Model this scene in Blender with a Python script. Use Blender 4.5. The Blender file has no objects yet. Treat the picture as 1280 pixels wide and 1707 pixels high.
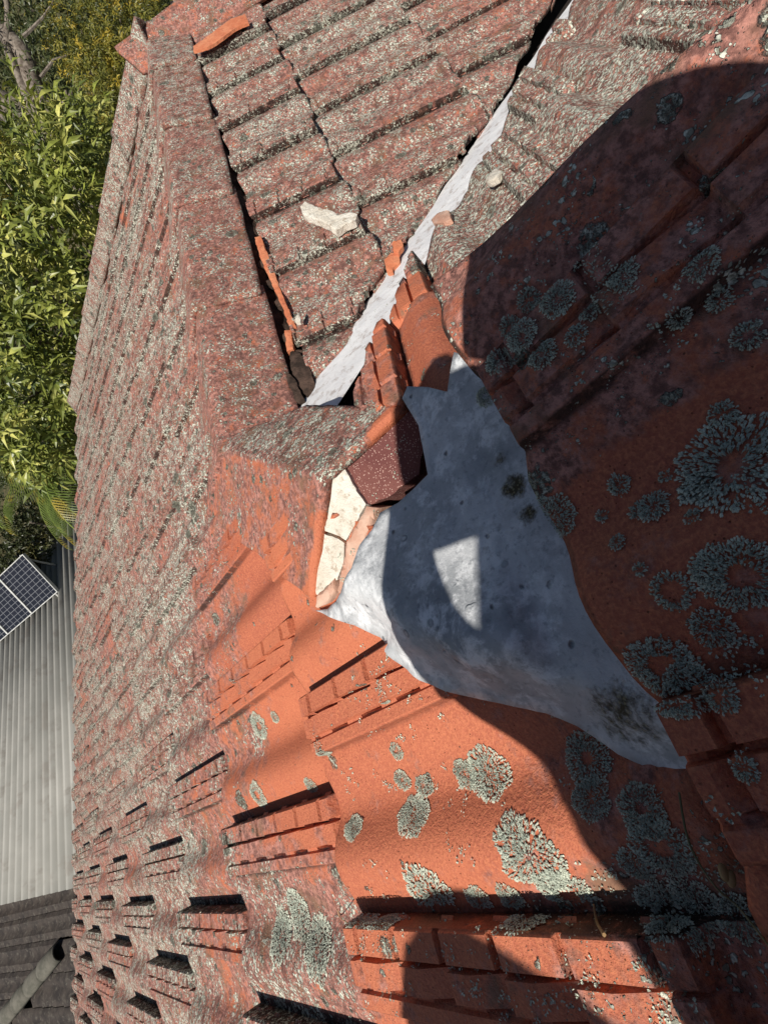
import bpy, bmesh, math, random
import numpy as np
from mathutils import Vector, Matrix, noise
from mathutils.bvhtree import BVHTree
from mathutils.geometry import delaunay_2d_cdt
random.seed(7)
rnd = random.uniform
S = bpy.context.scene
COL = S.collection

# ------------------------------------------------------------------ camera
FPX = 800.0
RW = [Vector(r) for r in ((0.84552, 0.29295, -0.44641), (-0.48100, 0.78087, -0.39859), (0.23182, 0.55174, 0.80115))]
CAM = Vector((-0.55099, -0.46918, 0.50233))
def ray(px, py):
    c = Vector((853.5-py, 640-px, -FPX))
    return Vector((RW[0].dot(c), RW[1].dot(c), RW[2].dot(c))).normalized()
cd = bpy.data.cameras.new('camera')
cam = bpy.data.objects.new('camera', cd); COL.objects.link(cam)
cR = Vector((RW[0][0], RW[1][0], RW[2][0])); cU = Vector((RW[0][1], RW[1][1], RW[2][1])); cB = Vector((RW[0][2], RW[1][2], RW[2][2]))
M3 = Matrix((-cU, cR, cB)).transposed()
cam.matrix_world = Matrix.Translation(CAM) @ M3.to_4x4()
cd.sensor_fit = 'VERTICAL'; cd.sensor_height = 36; cd.lens = 36*FPX/1707
cd.clip_start = 0.01; cd.clip_end = 600
S.camera = cam

# ------------------------------------------------------------------ sun, sky, exposure
SUN = ray(987, 557)                     # direction in which the sunlight travels
w = bpy.data.worlds.new('World'); S.world = w; w.use_nodes = True
nt = w.node_tree; bg = nt.nodes['Background']
sky = nt.nodes.new('ShaderNodeTexSky'); sky.sky_type = 'NISHITA'; sky.sun_disc = False
el = math.asin(-SUN.z); az = math.atan2(-SUN.x, -SUN.y)
sky.sun_elevation = el; sky.sun_rotation = az
nt.links.new(sky.outputs[0], bg.inputs[0]); bg.inputs[1].default_value = 0.05
sd = bpy.data.lights.new('sun', 'SUN'); sd.energy = 5.0; sd.angle = math.radians(0.55); sd.color = (1.0, 0.95, 0.87)
so = bpy.data.objects.new('sun', sd); COL.objects.link(so)
so.rotation_euler = SUN.to_track_quat('-Z', 'Y').to_euler(); so.location = (-5, 0, 9)
S.view_settings.view_transform = 'Standard'; S.view_settings.look = 'None'
S.view_settings.exposure = 0.08; S.view_settings.gamma = 1.0

# ------------------------------------------------------------------ roof frames
T = math.tan(math.radians(22)); CS = math.cos(math.radians(22)); SN = math.sin(math.radians(22))
nA = Vector((0, T, 1)); nC = Vector((0, -T, 1)); nD = Vector((T, 0, 1))
def hit(n, d, px, py):
    r = ray(px, py); return CAM + r*((d - n.dot(CAM))/n.dot(r))
def pA(px, py, h=0.0): return hit(nA, h/CS, px, py)
def pC(px, py, h=0.0): return hit(nC, h/CS, px, py)
def pD(px, py, h=0.0): return hit(nD, h/CS, px, py)
def at(px, py, dist): return CAM + ray(px, py)*dist
def atz(px, py, z):
    r = ray(px, py); return CAM + r*((z-CAM.z)/r.z)

# ------------------------------------------------------------------ object helpers
def link(name, me, mat=None, parent=None):
    o = bpy.data.objects.new(name, me); COL.objects.link(o)
    if mat and not me.materials: me.materials.append(mat)
    if parent: o.parent = parent
    return o
def obj(name, bm, mat, parent=None, sharp=35):
    me = bpy.data.meshes.new(name)
    if sharp is not None:
        a = math.radians(sharp)
        for f in bm.faces: f.smooth = True
        for e in bm.edges:
            if len(e.link_faces) == 2 and e.calc_face_angle(0) > a: e.smooth = False
    bm.to_mesh(me); bm.free()
    return link(name, me, mat, parent)
def thing(name, label, cat, loc=(0, 0, 0), group=None, kind=None):
    o = bpy.data.objects.new(name, None); COL.objects.link(o); o.location = loc; o.empty_display_size = .1
    return tag(o, label, cat, group, kind)
def tag(o, label=None, cat=None, group=None, kind=None):
    if label: o['label'] = label
    if cat: o['category'] = cat
    if group: o['group'] = group
    if kind: o['kind'] = kind
    return o
def solid(o, t, off=-1):
    m = o.modifiers.new('thickness', 'SOLIDIFY'); m.thickness = t; m.offset = off; return o
def recentre(o, p):
    """put an object's origin at p, its mesh staying where it is"""
    p = Vector(p); o.data.transform(Matrix.Translation(-p)); o.location = p; return o

# ------------------------------------------------------------------ material helpers
class NT:
    def __init__(s, name, rough=.8, spec=.3):
        s.m = bpy.data.materials.new(name); s.m.use_nodes = True; s.t = s.m.node_tree
        s.b = s.t.nodes['Principled BSDF']; s.b.inputs['Roughness'].default_value = rough
        s.b.inputs['Specular IOR Level'].default_value = spec
        s.co = s.t.nodes.new('ShaderNodeTexCoord').outputs['Object']
    def n(s, typ, **k):
        nd = s.t.nodes.new(typ)
        for a, v in k.items(): setattr(nd, a, v)
        return nd
    def set(s, sock, v):
        if hasattr(v, 'links') or isinstance(v, bpy.types.NodeSocket): s.t.links.new(v, sock)
        else: sock.default_value = v
    def noise(s, scale, detail=4, rough=.6, co=None, dist=0):
        nd = s.n('ShaderNodeTexNoise'); s.set(nd.inputs['Vector'], co or s.co)
        nd.inputs['Scale'].default_value = scale; nd.inputs['Detail'].default_value = detail
        nd.inputs['Roughness'].default_value = rough; nd.inputs['Distortion'].default_value = dist
        return nd.outputs['Fac']
    def vor(s, scale, feature='F1', co=None, rand=1, out='Distance'):
        nd = s.n('ShaderNodeTexVoronoi', feature=feature); s.set(nd.inputs['Vector'], co or s.co)
        nd.inputs['Scale'].default_value = scale; nd.inputs['Randomness'].default_value = rand
        return nd.outputs[out]
    def math(s, op, a, b=0.0, c=0.0, clamp=False):
        nd = s.n('ShaderNodeMath', operation=op, use_clamp=clamp)
        s.set(nd.inputs[0], a); s.set(nd.inputs[1], b); s.set(nd.inputs[2], c)
        return nd.outputs[0]
    def ramp(s, f, lo, hi, a=0.0, b=1.0):
        nd = s.n('ShaderNodeMapRange', interpolation_type='SMOOTHSTEP'); s.set(nd.inputs[0], f)
        s.set(nd.inputs[1], lo); s.set(nd.inputs[2], hi); nd.inputs[3].default_value = a; nd.inputs[4].default_value = b
        return nd.outputs[0]
    def mix(s, f, a, b):
        nd = s.n('ShaderNodeMix', data_type='RGBA'); s.set(nd.inputs[0], f)
        for k, v in ((6, a), (7, b)):
            if isinstance(v, tuple): v = tuple(v)+(1.0,) if len(v) == 3 else v
            s.set(nd.inputs[k], v)
        return nd.outputs[2]
    def warp(s, scale, amt, co=None):
        nd = s.n('ShaderNodeTexNoise'); s.set(nd.inputs['Vector'], co or s.co); nd.inputs['Scale'].default_value = scale; nd.inputs['Detail'].default_value = 3
        v = s.n('ShaderNodeVectorMath', operation='MULTIPLY_ADD'); s.set(v.inputs[0], nd.outputs['Color'])
        v.inputs[1].default_value = (amt,)*3; s.set(v.inputs[2], co or s.co); return v.outputs[0]
    def attr(s, name, out='Fac'):
        nd = s.n('ShaderNodeAttribute', attribute_name=name); return nd.outputs[out]
    def bump(s, h, dist, strength=1.0, normal=None):
        nd = s.n('ShaderNodeBump'); nd.inputs['Strength'].default_value = strength; nd.inputs['Distance'].default_value = dist
        s.set(nd.inputs['Height'], h)
        if normal: s.set(nd.inputs['Normal'], normal)
        return nd.outputs[0]
    def out(s, color=None, normal=None, rough=None):
        if color is not None:
            if isinstance(color, tuple) and len(color) == 3: color += (1.0,)
            s.set(s.b.inputs['Base Color'], color)
        if normal is not None: s.set(s.b.inputs['Normal'], normal)
        if rough is not None: s.set(s.b.inputs['Roughness'], rough)
        return s.m

def clay_material(name, tint=1.0):
    """fired terracotta with weathering and crusty lichen; the attributes 'cov' (lichen cover), 'age' and 'tone' vary it from tile to tile"""
    s = NT(name, .82, .25)
    cov, age, tone = s.attr('cov'), s.attr('age'), s.attr('tone')
    n1 = s.noise(9, 5, .6); n2 = s.noise(60, 4, .65); n3 = s.noise(420, 3, .7)
    base = s.mix(s.ramp(n1, .3, .72), (.54, .165, .083), (.44, .125, .068))
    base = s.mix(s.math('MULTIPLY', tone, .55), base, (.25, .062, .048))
    base = s.mix(s.ramp(n3, .35, .75), base, (.60, .20, .10))
    pores = s.ramp(s.vor(260), .16, .05)
    pores = s.math('MULTIPLY', pores, s.ramp(n2, .45, .6))
    base = s.mix(s.math('MULTIPLY', pores, .75), base, (.12, .035, .02))
    # weathered skin : pinkish brown
    wn = s.noise(34, 6, .72, co=s.warp(12, .008))
    wmask = s.ramp(s.math('ADD', s.math('ADD', wn, s.math('MULTIPLY', age, .10)), s.math('MULTIPLY', cov, .42)), .62, .80)
    skin = s.mix(s.ramp(s.noise(150, 4, .7), .38, .64), (.16, .080, .068), (.52, .25, .20))
    skin = s.mix(s.ramp(s.noise(22, 3, .6), .5, .7), skin, (.22, .13, .085))
    skin = s.mix(s.ramp(s.noise(48, 5, .7), .56, .66), skin, (.50, .17, .10))
    col = s.mix(s.math('MULTIPLY', wmask, .92), base, skin)
    # fine crusty lichen speckle
    clump = s.noise(46, 5, .75, co=s.warp(20, .02))
    skin = None
    col = s.mix(s.math('MULTIPLY', s.math('MULTIPLY', s.ramp(clump, .50, .36), s.ramp(cov, .3, .75)), .72), col, (.09, .050, .042))
    jd = s.math('MULTIPLY', s.ramp(s.attr('joint'), .15, .8), s.ramp(s.noise(70, 4, .7), .30, .50))
    col = s.mix(s.math('MULTIPLY', jd, s.ramp(cov, .0, .5, .45, .92)), col, (.035, .022, .018))
    cw = s.warp(90, .010)
    sp = s.vor(165, co=cw); sp2 = s.vor(400, co=cw)
    patch = s.math('ADD', s.math('MULTIPLY_ADD', clump, .8, s.math('MULTIPLY_ADD', s.noise(16, 6, .7), .7, -.26)), s.math('MULTIPLY', cov, .38))
    dens = s.ramp(patch, .54, .92)
    m1 = s.ramp(s.math('SUBTRACT', s.math('MULTIPLY', dens, .50), sp), -.03, .05)
    m2 = s.ramp(s.math('SUBTRACT', s.math('MULTIPLY', dens, .46), sp2), -.03, .06)
    lm = s.math('MAXIMUM', m1, m2)
    lcol = s.mix(s.ramp(s.noise(300, 2, .6), .42, .60), (.25, .25, .20), (.72, .72, .60))
    lcol = s.mix(s.ramp(s.noise(40, 3, .6), .5, .68), lcol, (.36, .37, .31))
    dk = s.ramp(s.vor(170, co=s.warp(60, .02)), .28, .1)
    dkm = s.math('MULTIPLY', dk, s.ramp(s.noise(24, 5, .65), .48, .6))
    dkm = s.math('MULTIPLY', dkm, s.ramp(cov, .2, .7))
    col = s.mix(s.math('MULTIPLY', dkm, .8), col, (.055, .045, .035))
    col = s.mix(lm, col, lcol)
    # round colonies of many sizes, broken up
    rm = None
    for sc_, lo_, k_ in ((21, .80, .36), (57, .76, .42)):
        rc = s.warp(150, .010, co=s.warp(40, .008))
        rd = s.vor(sc_, co=rc); rcol = s.vor(sc_, co=rc, out='Color')
        sep = s.n('ShaderNodeSeparateColor'); s.set(sep.inputs[0], rcol)
        rad = s.math('MULTIPLY', s.ramp(s.math('ADD', sep.outputs[0], s.math('MULTIPLY', cov, .15)), lo_, 1.1), k_)
        edge = s.math('SUBTRACT', rad, rd)
        m_ = s.math('MULTIPLY', s.ramp(edge, 0, .05), s.ramp(s.noise(300, 4, .75), .40, .50))
        rmc = s.mix(s.ramp(edge, .16, .02), (.26, .26, .20), (.66, .66, .54))
        rmc = s.mix(s.ramp(s.noise(600, 2, .7), .47, .6), rmc, (.10, .10, .08))
        col = s.mix(m_, col, rmc)
        rm = m_ if rm is None else s.math('MAXIMUM', rm, m_)
    h = s.math('ADD', s.math('MULTIPLY', lm, .55), s.math('MULTIPLY', rm, .9))
    h = s.math('ADD', h, s.math('MULTIPLY', n3, .30))
    h = s.math('SUBTRACT', h, s.math('MULTIPLY', pores, .3))
    h = s.math('ADD', h, s.math('MULTIPLY', wn, .35))
    h = s.math('ADD', h, s.math('MULTIPLY', s.math('MULTIPLY', clump, cov), .9))
    nb = s.bump(h, .0046, 1.0)
    rg = s.ramp(s.math('MAXIMUM', lm, wmask), 0, 1, .62, .93)
    return s.out(col, nb, rg)

def simple(name, c1, c2, scale, rough=.8, spec=.3, bump=0.0, bs=None, detail=5, c3=None, lo=.35, hi=.65):
    s = NT(name, rough, spec)
    col = s.mix(s.ramp(s.noise(scale, detail, .65), lo, hi), c1, c2)
    if c3: col = s.mix(s.ramp(s.noise(scale*3.3, 4, .7), .52, .68), col, c3)
    nb = s.bump(s.noise(bs or scale*2, 5, .7), bump) if bump else None
    return s.out(col, nb)

M_CLAY = clay_material('weathered_terracotta')
M_CLAYCUT = simple('broken_terracotta', (.55, .17, .08), (.64, .25, .13), 30, bump=.002, bs=120, c3=(.45, .13, .07))
M_MORTAR = simple('pale_mortar', (.66, .60, .50), (.80, .76, .67), 25, .95, .1, .004, 160, c3=(.50, .42, .33))
M_PINK = simple('pink_pointing', (.50, .27, .19), (.62, .42, .32), 30, .9, .2, .0015, 160, c3=(.55, .36, .28))
M_DARKMORTAR = simple('old_dark_mortar', (.035, .025, .02), (.10, .065, .05), 40, .95, .1, .004, 90)
M_UNDER = simple('sarking', (.02, .016, .014), (.04, .03, .026), 20)
def purple():
    s = NT('purple_brown_pointing', .9, .2)
    c = s.mix(s.ramp(s.noise(18, 4), .35, .65), (.15, .055, .05), (.21, .085, .07))
    c = s.mix(s.ramp(s.vor(420), .30, .18), c, (.50, .32, .27))
    c = s.mix(s.ramp(s.vor(300), .12, .06), c, (.03, .015, .015))
    return s.out(c, s.bump(s.noise(500, 3, .7), .0012))
M_PURPLE = purple()
def lead():
    s = NT('weathered_lead', .62, .4)
    c = s.mix(s.ramp(s.noise(11, 6, .65, co=s.warp(8, .05)), .3, .68), (.30, .315, .33), (.60, .61, .62))
    c = s.mix(s.ramp(s.noise(38, 6, .72, co=s.warp(14, .04)), .46, .64), c, (.74, .75, .76))
    c = s.mix(s.math('MULTIPLY', s.ramp(s.noise(170, 4, .75), .52, .7), .5), c, (.16, .17, .19))
    rd = s.vor(55, co=s.warp(60, .006)); 
    ring = s.math('MULTIPLY', s.ramp(rd, .10, .14), s.ramp(rd, .22, .17))
    ring = s.math('MULTIPLY', ring, s.ramp(s.noise(14, 3), .52, .6))
    c = s.mix(s.math('MULTIPLY', ring, .55), c, (.10, .12, .14))
    dot = s.math('MULTIPLY', s.ramp(s.vor(52, co=s.warp(80, .008)), .15, .05), s.ramp(s.noise(17, 3), .44, .54))
    sc = s.n('ShaderNodeMapping'); s.set(sc.inputs[0], s.co); sc.inputs['Scale'].default_value = (30, 260, 60); sc.inputs['Rotation'].default_value = (0, 0, .7)
    scr = s.ramp(s.noise(1.0, 5, .8, co=sc.outputs[0]), .60, .72)
    c = s.mix(s.math('MULTIPLY', scr, .35), c, (.72, .73, .74))
    c = s.mix(s.math('MULTIPLY', dot, .8), c, (.06, .07, .09))
    gr = s.ramp(s.math('ADD', s.attr('grime'), s.math('MULTIPLY', s.noise(120, 5, .75), .8)), .78, 1.1)
    c = s.mix(gr, c, s.mix(s.ramp(s.vor(400), .5, .2), (.07, .055, .03), (.22, .19, .11)))
    h = s.math('ADD', s.noise(45, 5, .7), s.math('MULTIPLY', s.math('ADD', ring, gr), .4))
    h = s.math('SUBTRACT', h, dot)
    return s.out(c, s.bump(h, .0022, .8), s.ramp(gr, 0, 1, .55, .95))
M_LEAD = lead()
def gutter_mat():
    s = NT('galvanised_valley', .55, .4); 
    c = s.mix(s.ramp(s.noise(14, 5), .35, .65), (.72, .72, .73), (.84, .84, .84))
    c = s.mix(s.math('MULTIPLY', s.ramp(s.noise(45, 6, .75), .50, .66), .65), c, (.34, .27, .23))
    c = s.mix(s.math('MULTIPLY', s.ramp(s.noise(11, 5, .7), .55, .68), .5), c, (.42, .40, .37))
    return s.out(c, s.bump(s.noise(30, 4), .002))
M_GUT = gutter_mat()
def lichen_mat():
    s = NT('foliose_lichen', .95, .1)
    a = s.attr('rim')
    c = s.mix(a, (.26, .30, .25), (.74, .78, .64))
    c = s.mix(s.math('MULTIPLY', s.ramp(s.noise(700, 3, .7), .5, .62), .75), c, (.07, .08, .06))
    return s.out(c, s.bump(s.noise(900, 3, .7), .0006))
M_LICHEN = lichen_mat()

# ------------------------------------------------------------------ interlocking tile
PER = 0.205
def lerp(a, b, t): return a+(b-a)*t
PW = [(0, -.006), (.0012, .019), (.003, .021), (.0215, .0212), (.0225, .0155), (.0252, .0155), (.0262, .0208), (.044, .0205),
      (.0455, .0165), (.0485, .0160), (.050, .0182), (.060, .0180), (.062, .0165), (.064, .0100), (.070, .0092), (.079, .0076), (.089, .0050), (.100, .0024),
      (.110, .0008), (.120, .0006), (.128, .0026), (.136, .0064), (.144, .0104), (.152, .0130), (.160, .0140), (.168, .0134), (.177, .0110),
      (.186, .0074), (.195, .0042), (.203, .0024), (.2115, .0016)]
GR = .0565
def vlist(length, fine):
    vs = [0, .0025, .006, .012, .018]
    x = .03
    while x < length-.05:
        if fine: vs += [x, x+.0022, x+.0052, x+.0074, x+GR*.5]
        else: vs += [x, x+.003, x+.006]
        x += GR
    vs += [length-.046, length-.040, length-.034, length-.015, length]
    return sorted(set(round(v, 5) for v in vs))
def tile_arrays(length, fine, pin, bossend=True):
    ws = PW if fine else [PW[i] for i in (0, 1, 3, 4, 6, 7, 8, 10, 12, 13, 15, 17, 19, 21, 23, 24, 26, 28, 30)]
    vs = vlist(length, fine)
    V = np.zeros((len(ws), len(vs), 3))
    for i, (w_, h0) in enumerate(ws):
        for j, v in enumerate(vs):
            h = h0; vv = v; ww = w_
            if w_ < .0655:
                # blunt nose of the raised side-lock; grid of grooves
                if v < .006: h = lerp(.008, h0, min(1, v/.0055)**.6) if w_ > 0 else h0
                if bossend and v > length-.047: h = lerp(h0, .004, min(1, (v-(length-.047))/.010)) if w_ > 0 else h0
                if .002 < w_ < .046 and .02 < v < length-.06:
                    ph = (v-.03 + (.004 if w_ > .0235 else 0)) % GR
                    if .0010 < ph < .0062: h -= .0058
                vv = v + .010*max(0, 1-v/.03)
            else:
                # smooth part : rounded nose corners
                if v < .02:
                    k = (1-v/.02)
                    d = 0.010*max(0, 1-(w_-.066)/.022)**2 + 0.006*max(0, 1-(.2115-w_)/.02)**2
                    vv = v + d*k
                if v < .006: h -= .0022*(1-v/.006)
            V[i, j] = (ww, vv, h)
    return V, len(ws), len(vs)

def build_slope(name, parent, org, down, across, nrm, courses, cutter, covf, fine=lambda c: True, clip=None, lift=.018, skip=None, hs=1.0):
    """courses: list of (nose, length, wall phase, w range). Local: across w, down, normal"""
    verts, faces, a_cov, a_age, a_tone, a_j = [], [], [], [], [], []
    cache = {}
    for ci, (nose, length, phase, w0, w1) in enumerate(courses):
        k0 = math.floor((w0-phase)/PER)-1; k1 = math.ceil((w1-phase)/PER)+1
        for k in range(k0, k1):
            wb = phase + k*PER
            if wb+PER < w0 or wb > w1: continue
            ctr = org + across*(wb+PER/2) + down*(nose-length/2)
            if skip and skip(ctr): continue
            fn = fine(ctr); key = (round(length, 3), fn)
            if key not in cache: cache[key] = tile_arrays(length+.045, fn, 0)
            V, nw, nv = cache[key]
            j1, j2, j3 = rnd(-.0022, .0022), rnd(-.0030, .0030), rnd(-.0025, .0025)
            tilt = rnd(-.004, .004)
            P = V.reshape(-1, 3)
            hh = P[:, 2]*hs + lift*np.clip(1-(P[:, 1])/(length+.045), -1, 1)**1.0 + j1 + tilt*(P[:, 0]/PER-.5)
            dd = nose + j2 - P[:, 1] + (P[:, 0]-.1)*rnd(-.012, .012)
            wwv = wb + j3 + P[:, 0]
            X = np.outer(dd, down) + np.outer(wwv, across) + np.outer(hh, nrm) + np.array(org)
            idx = np.arange(nw*nv).reshape(nw, nv)
            F = np.stack([idx[:-1, :-1], idx[1:, :-1], idx[1:, 1:], idx[:-1, 1:]], -1).reshape(-1, 4)
            planes = cutter(ctr) if cutter else []
            tone = rnd(.7, 1) if name == 'upper_slope' else rnd(0, 1)**1.6; age = rnd(0, 1)  # upper courses always dark: the figure's shade is painted into their clay colour
            cov0 = rnd(-.10, .10)
            ptl = X.tolist(); fl = F.tolist()
            jn = np.maximum(np.maximum((P[:, 0] < .0026)*1.0, (P[:, 0] > .2025)*1.0), np.maximum((P[:, 1] < .0035)*.8, ((P[:, 0] > .061) & (P[:, 0] < .0655))*.7)).tolist()
            need = []
            for (pp, pn) in planes:
                d = (X-np.array(pp)) @ np.array(pn)
                if d.min() > 0: need = None; break          # wholly outside
                if d.max() > 0: need.append((pp, pn))
            if need is None: continue
            if need:
                bm = bmesh.new(); lay = bm.verts.layers.float.new('j'); bv = [bm.verts.new(p) for p in ptl]
                for v_, q_ in zip(bv, jn): v_[lay] = q_
                for f in fl: bm.faces.new([bv[q] for q in f])
                for (pp, pn) in need:
                    bmesh.ops.bisect_plane(bm, geom=bm.verts[:]+bm.edges[:]+bm.faces[:], plane_co=pp, plane_no=pn, clear_outer=True, dist=1e-5)
                bm.verts.index_update(); ptl = [v.co[:] for v in bm.verts]; jn = [v[lay] for v in bm.verts]; fl = [[v.index for v in f.verts] for f in bm.faces]; bm.free()
            b = len(verts); verts += ptl; faces += [[q+b for q in f] for f in fl]
            a_cov += [covf(Vector(p))+cov0 for p in ptl]; a_age += [age]*len(ptl); a_tone += [tone]*len(ptl); a_j += jn
    me = bpy.data.meshes.new(name); me.from_pydata(verts, [], faces)
    for nm, arr in (('cov', a_cov), ('age', a_age), ('tone', a_tone), ('joint', a_j)):
        at_ = me.attributes.new(nm, 'FLOAT', 'POINT'); at_.data.foreach_set('value', arr)
    # face orientation and sharp creases
    bm = bmesh.new(); bm.from_mesh(me)
    ref = Vector(nrm)
    bm.normal_update()
    fl = [f for f in bm.faces if f.normal.dot(ref) < 0]
    if len(fl) > len(bm.faces)/2: bmesh.ops.reverse_faces(bm, faces=bm.faces[:])
    for f in bm.faces: f.smooth = True
    for e in bm.edges:
        if len(e.link_faces) == 2 and e.calc_face_angle(0) > .5: e.smooth = False
    bm.to_mesh(me); bm.free()
    o = link(name, me, M_CLAY, parent)
    solid(o, .011)
    return o

def attrs(o, cov=.5, age=.5, tone=.4):
    me = o.data; n = len(me.vertices)
    for nm, v in (('cov', cov), ('age', age), ('tone', tone)):
        a = me.attributes.new(nm, 'FLOAT', 'POINT')
        arr = [v(x.co) for x in me.vertices] if callable(v) else [v]*n
        a.data.foreach_set('value', arr)
    return o

roof = thing('tiled_roof', 'lichen-crusted terracotta tiled roof with hip, wing, valley and lead patch', 'roof', (0, 0, 0))
dA = Vector((0, CS, -SN)); aA = Vector((-1, 0, 0)); NA = Vector((0, SN, CS))
dC = Vector((0, -CS, -SN)); aC = Vector((1, 0, 0)); NC = Vector((0, -SN, CS))
dD = Vector((CS, 0, -SN)); aD = Vector((0, 1, 0)); ND = Vector((SN, 0, CS))
O = Vector((0, 0, 0))

# ---- plane A : the long slope down to the far eave
E0, E1 = Vector((-1.9, 3.04, 0)), Vector((2.50, 2.42, 0))        # eave
V0, V1 = Vector((1.60, 0.0, 0)), Vector((2.42, 2.42, 0))         # verge
def plane2(a, b, out):
    d = (b-a).normalized(); n = Vector((d.y, -d.x, 0))
    if n.dot(Vector(out)-a) < 0: n = -n
    return (tuple(a), tuple(n))
PL_E = plane2(E0, E1, (0, 9, 0)); PL_V = plane2(V0, V1, (9, 0, 0))
coursesA = []
for k in range(0, 12):
    nose = (-.085+.31*k)/CS
    ph = .665 if k % 2 == 0 else .562      # wall position measured along -x
    coursesA.append((nose, .31/CS, ph, -2.7, 1.75))
def cutA(side):
    def f(c):
        pl = [PL_E, PL_V]
        if side > 0: pl += [((0, 0, 0), (-1, 0, 0)), ((0, .02, 0), (0, -1, 0))]
        else: pl += [((0, 0, 0), (1, 0, 0)), ((-.085, .0, 0), (.7071, -.7071, 0))]
        return pl
    return f
BLOBS = [(pA(x, y), r_, v_) for x, y, r_, v_ in ((520, 1590, .11, .62), (690, 1570, .05, .55), (430, 1480, .09, .35), (440, 1225, .045, .55), (400, 1010, .05, .40), (450, 950, .08, -.5), (480, 1050, .07, -.35), (620, 1350, .10, -.35),
         (560, 1260, .03, .3), (600, 1530, .06, .5), (900, 1510, .03, .35), (1150, 1500, .05, .4), (300, 1330, .12, .2), (600, 1400, .03, .35), (880, 1640, .05, .35), (1150, 1680, .05, .35), (480, 1390, .05, .25), (700, 1330, .02, .3))]
def covA(c):
    n = noise.noise(c*5.0)*.30 + noise.noise(c*14)*.16
    d = (Vector((c.x, c.y, 0))-Vector((-.50, -.15, 0))).length
    v = min(.84, max(.06, .10 + (d-.20)*1.7))
    for p, r_, a in BLOBS:
        q = (c-p).length_squared/(r_*r_)
        if q < 4: v += a*math.exp(-q*1.2)
    return max(0, min(1, v + n*min(1, .3+d*1.2)))
nearf = lambda c: (c-CAM).length < 2.1
build_slope('lower_slope', roof, O, dA, aA, NA, coursesA, cutA(-1), covA, fine=nearf, hs=1.28, lift=.020, skip=lambda c: c.x > .15 or c.y < c.x-.3)
build_slope('wing_slope', roof, O, dA, aA, NA, coursesA, cutA(1), covA, fine=nearf, hs=1.28, lift=.020, skip=lambda c: c.x < -.15 or c.y < -.2)

# ---- plane C : inner face of the wing, falling to the valley
CE = [pC(*p, .03) for p in ((522, 655), (548, 628), (562, 590), (575, 545), (612, 475), (642, 418), (668, 385), (700, 355), (742, 290), (762, 262), (790, 212), (812, 196), (840, 120), (862, 92), (908, 0), (930, -60), (990, -200))]
CW = [pC(*p, .03) for p in ((295, 30), (330, 120), (372, 225), (408, 330), (428, 400), (458, 470), (478, 530), (495, 600), (520, 655))]
def polycut(poly, out):
    def f(c):
        best = None
        for a, b in zip(poly[:-1], poly[1:]):
            a2, b2, c2 = Vector((a.x, a.y, 0)), Vector((b.x, b.y, 0)), Vector((c.x, c.y, 0))
            t = max(0, min(1, (c2-a2).dot(b2-a2)/max(1e-9, (b2-a2).length_squared)))
            d = (a2+(b2-a2)*t-c2).length
            if best is None or d < best[0]: best = (d, a2, b2)
        return plane2(best[1], best[2], out)
    return f
cutCE = polycut([pC(*p, .03) for p in ((530, 660), (610, 485), (668, 392), (795, 205), (908, 0), (990, -190))], (-1, -3, 0))
cutCW = polycut([CW[0], CW[4], CW[8]], (0, .5, 0))
coursesC = [((.33+.31*k)/CS, .31/CS, .04 if k % 2 else .142, -.2, 2.8) for k in range(0, 6)]
build_slope('valley_slope', roof, O, dC, aC, NC, coursesC, lambda c: [cutCE(c), cutCW(c), ((2.45, 0, 0), (1, 0, 0))], lambda c: .80+noise.noise(c*3)*.3, fine=nearf, lift=.015, hs=.85)

# ---- plane D : right of the valley
cutDE = polycut([pD(*p, .02) for p in ((600, 680), (698, 440), (808, 262), (962, 0), (1027, -130))], (3, 3, 0))
coursesD = [(.16/CS, .25/CS, -.613, -1.6, .1), (-.09/CS, .25/CS, -.555, -1.6, .1), (-.34/CS, .25/CS, -.61, -1.6, .1), (.42/CS, .26/CS, -.49, -1.7, .1), (.74/CS, .31/CS, -.595, -1.8, .1), (1.05/CS, .31/CS, -.49, -2, .1), (1.36/CS, .31/CS, -.595, -2, .1)]
def covD(c): return .92 if c.y < -.44 or c.x > .0 else (.62 if c.y > -.32 else .22)
PL_HD = ((-.0, -.085, 0), (-.7071, .7071, 0))
build_slope('side_slope', roof, O, dD, aD, ND, coursesD, lambda c: [cutDE(c), PL_HD], covD, fine=lambda c: True, lift=.016, hs=1.55)
# ---- upper courses of the long slope, lapped over the top of the lead and ending above the side slope
def covE(c): return .45 if c.x > -.45 else .02
def cutEdge(dx): return plane2(Vector((-.262+dx, -.458, 0)), Vector((-.322+dx, -.615, 0)), (5, -.4, 0))
coursesE = [(-.451/CS, .31/CS, .562, -.6, 2.3), (-.761/CS, .31/CS, .665, -.8, 2.5)]
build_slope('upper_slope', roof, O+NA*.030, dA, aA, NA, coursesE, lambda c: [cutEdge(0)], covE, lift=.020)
# pointing that closes the step below the upper courses' cut edge
bm = bmesh.new(); rows = []
for i in range(41):
    t = i/40; x = lerp(-.262, -.60, t)-.016; y = lerp(-.458, -1.35, t)
    zt = -T*y+.030
    rows.append([bm.verts.new((x+rnd(-.003, .003)+k_, y, z)) for k_, z in ((0, zt), (.004, lerp(zt, -T*x, .5)), (.010, -T*x-.02))])
for i in range(40):
    for j in range(2): bm.faces.new((rows[i][j], rows[i+1][j], rows[i+1][j+1], rows[i][j+1]))
bmesh.ops.recalc_face_normals(bm, faces=bm.faces[:])
solid(obj('step_pointing', bm, M_DARKMORTAR, roof, 30), .02)

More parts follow.
